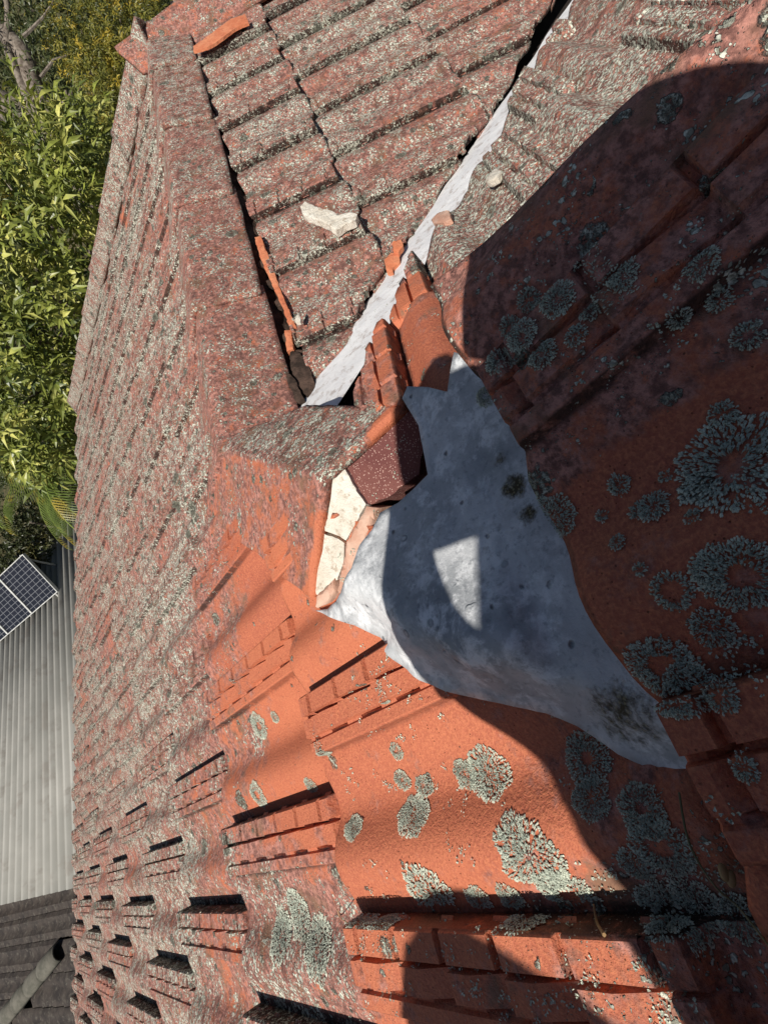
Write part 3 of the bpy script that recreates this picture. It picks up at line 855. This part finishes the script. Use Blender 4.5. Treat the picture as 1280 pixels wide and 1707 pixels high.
# ------------------------------------------------------------------ ground, house walls
def sheet(name, poly3, mat, kind=None):
    bm = bmesh.new(); bm.faces.new([bm.verts.new(p) for p in poly3]); o = obj(name, bm, mat, None, None)
    if kind: o['kind'] = kind
    return o
GZ = -5.2
M_GROUND = simple('yard_ground', (.05, .055, .025), (.11, .09, .05), 1.2, .95, .1, .05, 6, c3=(.03, .045, .015))
bm = bmesh.new(); bmesh.ops.create_grid(bm, x_segments=60, y_segments=60, size=250)
for v in bm.verts: v.co.z = GZ + noise.noise(v.co*.05)*.3
sheet_ = obj('ground', bm, M_GROUND); sheet_['kind'] = 'structure'
M_BRICKW = simple('brown_brick', (.20, .09, .06), (.30, .15, .10), 8, .9, .2, .004, 60)
def wallbox(name, a, b, z0, z1, th, mat, parent):
    a, b = Vector(a), Vector(b); d = (b-a).normalized(); n = Vector((-d.y, d.x, 0))*th/2
    bm = bmesh.new(); vs_ = [bm.verts.new(Vector((p.x, p.y, z))+q) for z in (z0, z1) for p, q in ((a, -n), (b, -n), (b, n), (a, n))]
    for f in ((0, 1, 2, 3), (4, 5, 6, 7), (0, 1, 5, 4), (1, 2, 6, 5), (2, 3, 7, 6), (3, 0, 4, 7)): bm.faces.new([vs_[i] for i in f])
    bmesh.ops.recalc_face_normals(bm, faces=bm.faces[:]); return obj(name, bm, mat, parent, 30)
M_FASCIA = simple('painted_fascia', (.55, .53, .48), (.62, .6, .55), 10, .6)
wallbox('eave_fascia', (-1.9, 2.98), (2.4, 2.38), -1.40, -1.19, .03, M_FASCIA, roof)
wallbox('house_wall', (-1.9, 2.5), (2.0, 1.95), GZ, -1.25, .2, M_BRICKW, roof)
wallbox('gable_wall', (2.02, 1.95), (1.50, .1), GZ, -1.0, .2, M_BRICKW, roof)

# ------------------------------------------------------------------ neighbour's ribbed metal roof with solar array
M_RIB = simple('galvanised_sheet', (.27, .265, .24), (.34, .33, .30), .8, .6, .3, c3=(.24, .225, .20))
M_DTILE = simple('dark_brown_tile', (.025, .02, .018), (.055, .044, .037), 6, .85, .3, .004, 60, c3=(.09, .08, .065))
M_DCAP = simple('grey_capping', (.08, .077, .06), (.14, .13, .105), 7, .85, .3, .003, 60)
u_ = ray(222, -100); u_.z = u_.z*.25; u_.normalize()           # ribs run this way
q0 = at(60, 1300, 9.5); w_ = Vector((0, 0, 1)).cross(u_).normalized()
if w_.y < 0: w_ = -w_
w_ = (w_ + Vector((0, 0, .05))).normalized()
nR = u_.cross(w_).normalized()
if nR.z < 0: nR = -nR
def pR(px, py, h=0): return hit(nR, nR.dot(q0)+h, px, py)
metal = thing('metal_roofed_house', 'low neighbouring house with pale ribbed metal roof below the eave', 'house', tuple(pR(60, 1300)))
def uv(p): d = p-q0; return d.dot(u_), d.dot(w_)
cor = [uv(pR(*p)) for p in ((150, 820), (62, 915), (-60, 1010), (-60, 1522), (140, 1476))]
u0 = (cor[3][0]+cor[4][0])/2
lowA, lowB = cor[3], cor[4]
upA, upB = cor[0], cor[2]
def ulo(wv): t = (wv-lowB[1])/(lowA[1]-lowB[1]); return lerp(lowB[0], lowA[0], t)
def uhi(wv): t = (wv-upA[1])/(upB[1]-upA[1]); return lerp(upA[0], upB[0], t)
bm = bmesh.new(); wmin = uv(pR(150, 1300))[1]-.6; wmax = uv(pR(-60, 1300))[1]+1.5
pitch = .17; prof = [(k_/8, .05+.05*math.cos(k_/8*2*math.pi)) for k_ in range(8)]
wv = wmin; prev = None
while wv < wmax:
    for (f_, h_) in prof:
        x = wv+f_*pitch
        a = bm.verts.new(q0+u_*ulo(x)+w_*x+nR*h_); b = bm.verts.new(q0+u_*max(uhi(x), ulo(x)+.2)+w_*x+nR*h_)
        if prev: bm.faces.new((prev[0], a, b, prev[1]))
        prev = (a, b)
    wv += pitch
bmesh.ops.recalc_face_normals(bm, faces=bm.faces[:])
def local(o, parent):        # keep world placement when the parent's empty is not at the origin
    bpy.context.view_layer.update(); o.matrix_parent_inverse = parent.matrix_world.inverted(); return o
local(solid(obj('metal_roof', bm, M_RIB, metal, 20), .002), metal)
bm = bmesh.new(); c4 = [q0+u_*ulo(wmin)+w_*wmin, q0+u_*ulo(wmax)+w_*wmax, q0+u_*uhi(wmax)+w_*wmax, q0+u_*uhi(wmin)+w_*wmin]
cc = sum(c4, Vector())/4; ins = [cc+(p-cc)*.96-nR*.12 for p in c4]
vs_ = [bm.verts.new(p) for p in ins]+[bm.verts.new((p.x, p.y, GZ)) for p in ins]
bm.faces.new(vs_[:4])
for i in range(4): bm.faces.new((vs_[i], vs_[(i+1) % 4], vs_[(i+1) % 4+4], vs_[i+4]))
bmesh.ops.recalc_face_normals(bm, faces=bm.faces[:]); local(obj('wall', bm, M_BRICKW, metal, 20), metal)
# solar array : tilted rack
tl, tr, br = pR(64, 912, .62), pR(64, 912, .62), pR(97, 986, .14)
P_tr = pR(64, 911, .60); P_br = pR(98, 986, .10); P_bl = pR(-58, 1120, .10)
ed = P_bl-P_br; P_tl = P_tr+ed
ux = ed.normalized(); uy = (P_tr-P_br); Ly = uy.length; uy = (uy-ux*uy.dot(ux)).normalized(); nz = ux.cross(uy).normalized()
if nz.z < 0: nz = -nz
def cells():
    s = NT('solar_cells', .18, .6)
    mp_ = s.n('ShaderNodeMapping'); s.set(mp_.inputs[0], s.co)
    br_ = s.n('ShaderNodeTexBrick', offset=0.0); s.set(br_.inputs[0], mp_.outputs[0]); br_.inputs['Scale'].default_value = 1
    br_.inputs['Brick Width'].default_value = 1/6; br_.inputs['Row Height'].default_value = 1/10; br_.inputs['Mortar Size'].default_value = .006
    br_.inputs['Color1'].default_value = (.012, .013, .018, 1); br_.inputs['Color2'].default_value = (.018, .018, .024, 1); br_.inputs['Mortar'].default_value = (.16, .165, .175, 1)
    return s.out(br_.outputs[0])
M_CELL = cells(); M_ALU = simple('aluminium_frame', (.40, .40, .38), (.55, .55, .52), 20, .5, .4)
npan = 5; Wp = ed.length/4.0
for i in range(npan):
    o0 = P_br+ux*(Wp*i)
    t_ = thing('solar_panel', ('solar panel at the near end of the tilted array, fully in view', 'second solar panel from the near end of the tilted array', 'third solar panel from the near end of the tilted array', 'fourth solar panel from the near end, cut by the picture edge', 'farthest solar panel of the tilted array, mostly out of frame')[i], 'solar panel', tuple(o0), 'tilted solar panels on the metal roof')
    bm = bmesh.new(); M_ = Matrix((ux, uy, nz)).transposed().to_4x4()
    bmv = [bm.verts.new(p) for p in ((0.02, 0.02, 0), (.98, .02, 0), (.98, .98, 0), (.02, .98, 0), (0.02, 0.02, -.02), (.98, .02, -.02), (.98, .98, -.02), (.02, .98, -.02))]
    for f in ((0, 1, 2, 3), (7, 6, 5, 4), (0, 4, 5, 1), (1, 5, 6, 2), (2, 6, 7, 3), (3, 7, 4, 0)): bm.faces.new([bmv[k] for k in f])
    bmesh.ops.recalc_face_normals(bm, faces=bm.faces[:])
    pn = obj('cell_sheet', bm, M_CELL, t_, None); pn.matrix_local = M_ @ Matrix.Diagonal((Wp, Ly, 1, 1))
    bm = bmesh.new()
    for (x0, x1, y0, y1) in ((0, 1, 0, .018), (0, 1, .982, 1), (0, .022, .018, .982), (.978, 1, .018, .982)):
        g_ = bmesh.ops.create_cube(bm, size=1)['verts']
        for v in g_: v.co = Vector((lerp(x0, x1, v.co.x+.5)*Wp, lerp(y0, y1, v.co.y+.5)*Ly, v.co.z*.05-.01+(.002 if y1-y0 > .5 else 0)))
    fr = obj('frame', bm, M_ALU, t_, 30); fr.matrix_local = M_
rk_ = thing('panel_rack', 'thin legs and rails propping up the tilted solar panels', 'rack', tuple(P_br))
for i in range(5):
    a = P_br+ux*(Wp*i+.12); b = a+uy*Ly*.97
    for p in (a, b):
        f0 = p-nR*((p-q0).dot(nR)); bm = bmesh.new(); tube(bm, [p-nz*.03, (p+f0)/2, f0], .018, .018); local(obj('leg', bm, M_ALU, rk_), rk_)
    bm = bmesh.new(); tube(bm, [a-nz*.04-uy*.25, (a+b)/2-nz*.04, b-nz*.04+uy*.05], .018, .018); local(obj('rail', bm, M_ALU, rk_), rk_)

# ------------------------------------------------------------------ dark tiled neighbour roof with ridge cappings
q1 = pR(60, 1600, -.45)
nQ = (nR + w_*.10 - u_*.05).normalized()
def pQ(px, py, h=0): return hit(nQ, nQ.dot(q1)+h, px, py)
dark = thing('dark_tiled_house', 'neighbouring house with dark brown tiled roof and grey capped hip', 'house', tuple(q1))
def tiled(name, c0, d1, d2, n1, n2, s1, s2, nn, cut=None):
    bm = bmesh.new()
    for i in range(n1):
        for j in range(n2):
            o = c0+d1*(i*s1)+d2*(j*s2)+nn*rnd(0, .006)
            if cut and not cut(o+d1*s1/2+d2*s2/2): continue
            pr = [(0, .012), (.16, .03), (.30, .012), (.5, .0), (.72, .03), (.9, .012), (1.0, .006)]
            r0 = [bm.verts.new(o+d1*(s1*f*.985)+nn*(h+.030)) for f, h in pr]; r1 = [bm.verts.new(o+d1*(s1*f*.985)+d2*(s2*1.04)+nn*h) for f, h in pr]
            rb = [bm.verts.new(o+d1*(s1*f*.985)+nn*(h-.01)) for f, h in pr]
            for k in range(len(pr)-1):
                bm.faces.new((r0[k], r0[k+1], r1[k+1], r1[k])); bm.faces.new((rb[k], rb[k+1], r0[k+1], r0[k]))
    bmesh.ops.recalc_face_normals(bm, faces=bm.faces[:])
    return local(obj(name, bm, M_DTILE, dark, 40), dark)
rA, rB = pQ(-40, 1750, .15), pQ(128, 1540, .15)
d2_ = (pQ(125, 1500)-pQ(0, 1530)); d2_ = (d2_-nQ*d2_.dot(nQ)).normalized(); d1_ = nQ.cross(d2_).normalized()
if (pQ(60, 1700)-pQ(60, 1500)).dot(d1_) < 0: d1_ = -d1_
hipd = (rB-rA).normalized()
def side(p):
    c = (p-rA).cross(hipd).dot(nQ); return c
s_up = side(pQ(20, 1560))
st0 = q1-d1_*2.9-d2_*3.6
tiled('tile_face', st0, d1_, d2_, 24, 22, .30, .36, nQ, lambda p: side(p)*s_up > 0)
da, db = d2_, d1_
tiled('tile_face', st0-nQ*.01, db, da, 24, 24, .34, .30, nQ, lambda p: side(p)*s_up <= 0)
for i in range(7):
    a = rA+hipd*(i-1)*.42; b = a+hipd*.45; up = nQ
    bm = bmesh.new(); sdv = hipd.cross(up).normalized(); rows = []
    for (p, l) in ((a, .02), (b, 0.0)):
        rows.append([bm.verts.new(p+sdv*math.cos(t/8*math.pi)*(.115+l*.5)+up*(math.sin(t/8*math.pi)*.09+l-.09)) for t in range(9)])
    for k in range(8): bm.faces.new((rows[0][k], rows[0][k+1], rows[1][k+1], rows[1][k]))
    bmesh.ops.recalc_face_normals(bm, faces=bm.faces[:]); local(solid(obj('ridge_cap', bm, M_DCAP, dark, 40), .015), dark)
bm = bmesh.new()
ins = [q1+d1_*a_+d2_*b_-nQ*.15 for a_, b_ in ((-2.8, -3.5), (4, -3.5), (4, 3.9), (-2.8, 3.9))]
vs_ = [bm.verts.new(p) for p in ins]+[bm.verts.new((p.x, p.y, GZ)) for p in ins]
bm.faces.new(vs_[:4])
for i in range(4): bm.faces.new((vs_[i], vs_[(i+1) % 4], vs_[(i+1) % 4+4], vs_[i+4]))
bmesh.ops.recalc_face_normals(bm, faces=bm.faces[:]); local(obj('wall', bm, M_UNDER, dark, 20), dark)

# ------------------------------------------------------------------ trees
def leafmat(name, c1, c2, c3, trans=.25):
    s = NT(name, .45, .45)
    a = s.attr('tone'); c = s.mix(a, c1, c2); c = s.mix(s.ramp(s.noise(3, 2), .5, .7), c, c3)
    s.b.inputs['Roughness'].default_value = .42
    tr = s.n('ShaderNodeBsdfTranslucent'); s.set(tr.inputs[0], c)
    mx = s.n('ShaderNodeMixShader'); mx.inputs[0].default_value = trans
    s.set(s.b.inputs['Base Color'], c)
    out = s.t.nodes['Material Output']; s.t.links.new(s.b.outputs[0], mx.inputs[1]); s.t.links.new(tr.outputs[0], mx.inputs[2]); s.t.links.new(mx.outputs[0], out.inputs[0])
    return s.m
M_LEMON = leafmat('glossy_green_leaf', (.022, .045, .010), (.34, .38, .07), (.60, .58, .16), .14)
M_FINE = leafmat('olive_fine_leaf', (.06, .08, .018), (.26, .24, .04), (.50, .36, .04))
M_GUM = leafmat('grey_green_leaf', (.035, .05, .018), (.10, .12, .04), (.15, .14, .05))
M_SHRUB = leafmat('dark_shrub_leaf', (.02, .03, .010), (.07, .08, .025), (.10, .09, .03))
M_PALM = leafmat('palm_leaf', (.08, .12, .02), (.20, .26, .05), (.40, .30, .04))
M_BARK = simple('grey_brown_bark', (.09, .07, .055), (.26, .22, .18), 14, .9, .2, .006, 50)
def crown(name, clumps, n, leaf, wid, mat, parent, droop=.3, whorl=5):
    V, F, Tn = [], [], []
    for _ in range(n//whorl):
        c, r_ = random.choice(clumps)
        d = Vector((random.gauss(0, 1), random.gauss(0, 1), random.gauss(0, 1))).normalized()
        rr = rnd(.35, 1)**.45
        sp_ = c+Vector((d.x*r_.x, d.y*r_.y, d.z*r_.z))*rr*(1+.25*noise.noise(d*2+c))
        ax = (d+Vector((0, 0, .35))+Vector((rnd(-.5, .5), rnd(-.5, .5), rnd(-.3, .3)))).normalized()
        s0 = ax.cross(Vector((.1, .3, .9))).normalized(); s1 = ax.cross(s0)
        tn0 = rnd(0, 1)
        for k in range(whorl):
            a = k*2.4+rnd(-.4, .4); L = leaf*rnd(.6, 1.25); W = wid*rnd(.8, 1.2)
            dd = (ax*rnd(.3, 1.0)+(s0*math.cos(a)+s1*math.sin(a))*rnd(.7, 1.1)).normalized()
            sd_ = dd.cross(ax+Vector((.01, .02, .03))).normalized(); nn = sd_.cross(dd).normalized()
            p = sp_-ax*(k*leaf*.18)
            b = len(V)
            mid = p+dd*L*.5+nn*L*.05; tip = p+dd*L-Vector((0, 0, droop*L))
            V += [p, mid+sd_*W-nn*W*.25*-1, mid, mid-sd_*W-nn*W*.25*-1, tip]
            F += [(b, b+1, b+2), (b, b+2, b+3), (b+1, b+4, b+2), (b+2, b+4, b+3)]
            Tn += [min(1, max(0, tn0*.6+rnd(0, .4)))]*5
    me = bpy.data.meshes.new(name); me.from_pydata([v[:] for v in V], [], F)
    a = me.attributes.new('tone', 'FLOAT', 'POINT'); a.data.foreach_set('value', Tn)
    me.materials.append(mat); o = bpy.data.objects.new(name, me); COL.objects.link(o); o.parent = parent
    return local(o, parent)
def trunk(parent, pts, r0, r1, name='trunk', seg=9):
    bm = bmesh.new(); pts = [Vector(p) for p in pts]; dense = []
    for a, b in zip(pts[:-1], pts[1:]):
        for k in range(6): dense.append(a.lerp(b, k/6)+noise.noise_vector(a.lerp(b, k/6)*1.7)*r0*.8)
    dense.append(pts[-1]); tube(bm, dense, r0, r1, seg)
    bmesh.ops.recalc_face_normals(bm, faces=bm.faces[:]); return local(obj(name, bm, M_BARK, parent, 60), parent)
def base_of(p): return Vector((p.x, p.y, GZ))
# broad leafed tree next to the gable
c0 = at(50, 480, 6.6)
t = thing('broadleaf_tree', 'bright green glossy-leaved tree rising beside the gable verge', 'tree', tuple(base_of(c0)))
trunk(t, [base_of(c0), c0-Vector((.1, 0, 1.8)), c0], .13, .05)
cl = []
for (px, py, d_, r_) in ((110, 280, 7.2, .75), (60, 330, 6.6, .9), (10, 300, 6.8, 1.0), (90, 420, 6.4, .8), (20, 450, 6.2, 1.0), (70, 540, 6.2, .9), (0, 580, 6.0, 1.0), (90, 640, 6.2, .65), (30, 680, 6.1, .8), (70, 740, 6.4, .5), (140, 240, 7.6, .5), (100, 560, 6.9, .9), (-40, 400, 6.8, 1.3)):
    cl.append((at(px, py, d_), Vector((r_, r_, r_*.85))))
    trunk(t, [c0-Vector((0, 0, .9)), at(px, py, d_+.2)], .035, .012, 'limb', 5)
crown('crown', cl, 9000, .16, .019, M_LEMON, t, .15, 6)
# grey gum trunk and limbs, with sparse fine crown
g0_, g1_ = at(-20, 110, 13), at(150, 330, 12)
t = thing('gum_tree', 'bare-limbed gum tree with thick dark trunk above the bright green tree', 'tree', tuple(base_of(g1_)))
trunk(t, [base_of(g1_), at(150, 330, 12), at(100, 235, 12.3), at(40, 175, 12.6), at(-60, 150, 13)], .30, .22)
trunk(t, [at(100, 235, 12.3), at(50, 110, 12.6), at(10, 50, 13), at(-30, 20, 13)], .17, .12, 'limb')
trunk(t, [at(60, 190, 12.4), at(20, 100, 12.6), at(5, -20, 13)], .09, .04, 'limb')
for pts in (((100, 180), (125, 150), (160, 158), (195, 150)), ((110, 150), (118, 180), (135, 200)), ((60, 205), (30, 190), (0, 188)), ((75, 210), (95, 200), (150, 215)), ((130, 155), (150, 135), (165, 120)), ((20, 235), (50, 240), (90, 262)), ((70, 130), (90, 100), (120, 90)), ((40, 60), (70, 30), (90, 0)), ((200, 30), (215, 60), (190, 110))):
    trunk(t, [at(x, y, 11.8) for x, y in pts], .028, .010, 'limb', 5)
cl = [(at(x, y, 13), Vector((1.2, 1.2, 1.0))) for x, y in ((30, 20), (110, 30), (30, 130), (60, 220))]
crown('crown', cl, 3500, .13, .014, M_GUM, t, .3, 5)
# feathery yellow green wattle at the top
c1_ = at(150, 120, 10.5)
t = thing('wattle_tree', 'feathery olive and yellow tree at the top beside the ridge end', 'tree', tuple(base_of(c1_)))
trunk(t, [base_of(c1_), c1_-Vector((0, 0, 2)), c1_], .12, .04)
cl = [(at(x, y, d_), Vector((r_, r_, r_*.8))) for x, y, d_, r_ in ((135, 50, 11, .7), (200, 30, 11, .8), (160, 110, 10.5, .5), (205, 110, 10.5, .6), (185, 170, 10, .45), (195, 200, 9.8, .4), (230, 60, 11, .8))]
for c_, r_ in cl: trunk(t, [c1_-Vector((0, 0, 1)), c_], .035, .01, 'limb', 5)
crown('crown', cl, 15000, .085, .009, M_FINE, t, .2, 8)
# palm
def palm(cpx, cpy, dist, label, n=15, L=1.9):
    c = at(cpx, cpy, dist); t = thing('palm_tree', label, 'palm', tuple(base_of(c)))
    trunk(t, [base_of(c), c-Vector((0, 0, .1))], .16, .13)
    for i in range(n):
        a = i/n*6.283+rnd(-.15, .15); el_ = rnd(.15, .9); d = Vector((math.cos(a)*math.cos(el_), math.sin(a)*math.cos(el_), math.sin(el_)))
        V, F, Tn = [], [], []; p = c.copy(); step = L/30; pts = []
        tn = rnd(.1, .9)
        for k in range(31):
            pts.append(p.copy()); d = (d+Vector((0, 0, -.055))).normalized(); p = p+d*step
        for k in range(3, 31):
            q = pts[k]; dd = (pts[min(k+1, 30)]-pts[k-1]).normalized(); sd_ = dd.cross(Vector((0, 0, 1))).normalized()
            ll = .42*math.sin(min(1, k/31*1.15+.12)*math.pi)**.7+.05
            for sg in (-1, 1):
                for sub in (0,):
                    qq = q+dd*step*sub; tip = qq+(sd_*sg+dd*.75).normalized()*ll+Vector((0, 0, -.10*ll-.10))*.8
                    b = len(V); V += [qq-dd*.011, qq+dd*.011, tip]; F.append((b, b+1, b+2)); Tn += [tn]*3
        for k in range(30):
            b = len(V); sd_ = Vector((0, 0, 1)).cross(pts[k+1]-pts[k]).normalized()*.008
            V += [pts[k]-sd_, pts[k]+sd_, pts[k+1]+sd_, pts[k+1]-sd_]; F.append((b, b+1, b+2, b+3)); Tn += [1]*4
        me = bpy.data.meshes.new('frond'); me.from_pydata([v[:] for v in V], [], F); me.materials.append(M_PALM)
        at__ = me.attributes.new('tone', 'FLOAT', 'POINT'); at__.data.foreach_set('value', Tn)
        o = bpy.data.objects.new('frond', me); COL.objects.link(o); o.parent = t; local(o, t)
palm(85, 770, 8.2, 'drooping green and gold palm between the bright tree and the metal roof', 22, 1.35)
palm(-10, 740, 8.6, 'green palm at the left picture edge under the bright tree', 18, 1.4)
# dark shrubs below
c2_ = at(50, 870, 10.5)
t = thing('dark_shrub', 'dark scrubby bush in shade above the metal roof', 'bush', tuple(base_of(c2_)))
trunk(t, [base_of(c2_), c2_], .06, .02)
cl = [(at(x, y, 11), Vector((r_, r_, r_*.8))) for x, y, r_ in ((20, 840, .8), (80, 850, .7), (60, 900, .6), (110, 830, .5), (0, 900, .7), (30, 940, .4))]
crown('crown', cl, 7000, .10, .018, M_SHRUB, t, .1, 5)
# distant trees filling the background
for i, (px, py, d_, r_, lab) in enumerate(((20, -20, 26, 3.6, 'dim grey-green tree far off in the top picture corner'), (120, -40, 28, 3.6, 'dim tree far beyond the wattle at the top edge'), (210, -60, 26, 3.4, 'dim tree far off by the top of the ridge'), (60, 120, 22, 2.6, 'dull tree far behind the bare gum limbs'), (10, 300, 16, 1.9, 'dull tree behind the bright green tree'), (-20, 520, 13, 1.6, 'shaded tree low behind the bright green tree'), (200, 140, 20, 2.4, 'dull tree far behind the wattle'))):
    c_ = at(px, py, d_); t = thing('distant_tree', lab, 'tree', tuple(base_of(c_)), 'trees far beyond the gable')
    trunk(t, [base_of(c_), c_], .2, .08)
    cl = [(c_+Vector((rnd(-1, 1), rnd(-1, 1), rnd(-.8, .6)))*r_*.6, Vector((1, 1, .8))*r_*.65) for _ in range(6)]
    crown('crown', cl, 6000, .20, .035, (M_GUM, M_FINE, M_SHRUB)[i % 3], t, .2, 6)
# ------------------------------------------------------------------ the photographer, crouching behind the camera (only the shadow shows)
e1 = SUN.cross(Vector((0, 0, 1))).normalized(); e2 = e1.cross(SUN)
def L3(a, b, k):
    """a, b : offsets across the sunlight; k : distance behind the lens"""
    m = Matrix(((cR.dot(e1), cU.dot(e1)), (cR.dot(e2), cU.dot(e2))))
    ra, rb = a-cB.dot(e1)*k, b-cB.dot(e2)*k
    sol = m.inverted() @ Vector((ra, rb))
    return CAM + cR*sol.x + cU*sol.y + cB*k
def skin(name, nodes, edges, mat, parent=None, sub=2):
    me = bpy.data.meshes.new(name); me.from_pydata([n_[0] for n_ in nodes], edges, [])
    o = link(name, me, mat, parent)
    o.modifiers.new('skin', 'SKIN'); sl = me.skin_vertices[0]
    for i, n_ in enumerate(nodes):
        sl.data[i].radius = (n_[1], n_[1]); sl.data[i].use_root = (i == 0)
    o.modifiers['skin'].use_smooth_shade = True
    ss = o.modifiers.new('sub', 'SUBSURF'); ss.levels = sub; ss.render_levels = sub
    return o
M_SKIN = simple('skin', (.45, .24, .16), (.52, .29, .20), 20, .5)
M_SHIRT = simple('navy_work_shirt', (.03, .04, .09), (.05, .06, .12), 50, .9)
P_ = []; E_ = []
def node(p, r, to=None):
    P_.append((p, r))
    if to is not None: E_.append((to, len(P_)-1))
    return len(P_)-1
pel = node(L3(.27, -.56, .46), .18)
bel = node(L3(.21, -.40, .52), .18, pel)
che = node(L3(.085, -.150, .50), .200, bel)
nec = node(L3(.17, -.06, .50), .07, che)
hd1 = node(L3(.215, -.03, .45), .095, nec)
hd2 = node(L3(.245, .00, .41), .085, hd1)
ls = node(L3(.02, -.20, .46), .095, che)
le = node(L3(.00, -.255, .30), .060, ls)
lw = node(L3(-.115, -.192, .12), .050, le)
lh = node(L3(-.180, -.163, .055), .050, lw)
lp = node(L3(-.200, -.095, .04), .026, lh)
for i_, (aa, bb, kk) in enumerate(((-.178, -.030, .040), (-.160, -.018, .030), (-.150, -.030, .022), (-.140, -.045, .020))):
    f1 = node(L3(aa, bb, kk), .024, lp)
    f2 = node(L3(aa+.008, bb+.040, kk-.006), .022, f1)
    node(L3(aa+.040, bb+.052, max(.020, kk-.012)), .017, f2)
th = node(L3(-.142, -.052, .040), .050, lp); t2 = node(L3(-.095, -.055, .045), .058, th); node(L3(-.110, .00, .045), .055, t2)
rs = node(L3(.22, -.17, .50), .095, che)
re = node(L3(.25, -.20, .30), .065, rs)
rw = node(L3(.13, -.06, .14), .050, re)
rh = node(L3(.06, .00, .07), .060, rw)
for i_, (aa, bb) in enumerate(((.072, .050), (.058, .062), (.040, .052), (.022, .040))):
    f1 = node(L3(aa, bb, .035), .012, rh); f2 = node(L3(aa-.012, bb+.018, .024), .010, f1); node(L3(aa-.034, bb+.012, .016), .008, f2)
lk = node(L3(-.285, -.435, .30), .118, None); E_.append((pel, lk))
la = node(Vector((-1.20, -.42, .30)), .045, lk); node(Vector((-1.02, -.36, .215)), .04, la)
rk = node(L3(.42, -.52, .36), .075, pel)
ra_ = node(Vector((-1.35, -.98, .52)), .045, rk); node(Vector((-1.18, -.95, .44)), .04, ra_)
per = skin('person', P_, E_, M_SKIN)
tag(per, 'person in navy shirt crouching on the roof, casting the shadow over the lead patch', 'person')
shirt = skin('shirt', [(L3(.22, -.46, .50), .19), (L3(.17, -.31, .51), .205), (L3(.092, -.185, .50), .25), (L3(.075, -.10, .49), .225), (L3(.085, -.035, .48), .19), (L3(.10, -.005, .47), .13)], [(0, 1), (1, 2), (2, 3), (3, 4), (4, 5)], M_SHIRT, per)
skin('sleeve', [(L3(.05, -.17, .47), .12), (P_[ls][0], .11), (P_[le][0], .080), (P_[le][0].lerp(P_[lw][0], .5), .075)], [(0, 1), (1, 2), (2, 3)], M_SHIRT, per)
skin('sleeve', [(L3(.15, -.15, .48), .12), (P_[rs][0], .11), (P_[re][0], .080), (P_[re][0].lerp(P_[rw][0], .5), .070)], [(0, 1), (1, 2), (2, 3)], M_SHIRT, per)
skin('shadow_filler', [(L3(-.165, -.040, .045), .034), (L3(-.125, -.020, .05), .052), (L3(-.090, -.030, .05), .060), (L3(-.055, -.060, .06), .055)], [(0, 1), (1, 2), (2, 3)], M_SHIRT, per)  # unseen mass beside the left hand, added to fill a gap in the cast shadow
skin('shadow_filler', [(L3(-.045, .055, .035), .034), (L3(-.02, .068, .040), .040), (L3(.02, .072, .045), .040), (L3(.062, .060, .050), .040), (L3(.10, .02, .07), .04)], [(0, 1), (1, 2), (2, 3), (3, 4)], M_SHIRT, per)  # unseen mass above the phone, added to extend the cast shadow
M_TROU = simple('dusty_work_trousers', (.06, .055, .045), (.10, .09, .075), 40, .95)
skin('trousers', [(P_[pel][0], .195), (P_[lk][0], .145), (P_[la][0], .06), (P_[rk][0], .09), (P_[ra_][0], .06)], [(0, 1), (1, 2), (0, 3), (3, 4)], M_TROU, per)
bm = bmesh.new(); bmesh.ops.create_icosphere(bm, subdivisions=3, radius=.5)
hc_ = P_[hd1][0].lerp(P_[hd2][0], .3)-cB*-.03
for v in bm.verts: v.co = hc_ + Vector((v.co.x*.20, v.co.y*.20, v.co.z*.17+.02)) + noise.noise_vector(v.co*9)*.006
obj('hair', bm, simple('dark_hair', (.02, .014, .01), (.05, .035, .02), 90, .7), per, None)
bm = bmesh.new(); bmesh.ops.create_cube(bm, size=1)
for v in bm.verts:
    v.co = CAM + cR*(.018+v.co.x*.078) + cU*(.013+v.co.y*.158) + cB*(.012+v.co.z*.008)
bmesh.ops.bevel(bm, geom=bm.edges[:], offset=.003, segments=3, affect='EDGES')
ph = obj('phone', bm, simple('black_glass', (.01, .01, .012), (.02, .02, .022), 20, .2), None, 30)
tag(recentre(ph, CAM+cB*.012), 'black phone held out in both hands above the lead patch', 'phone')
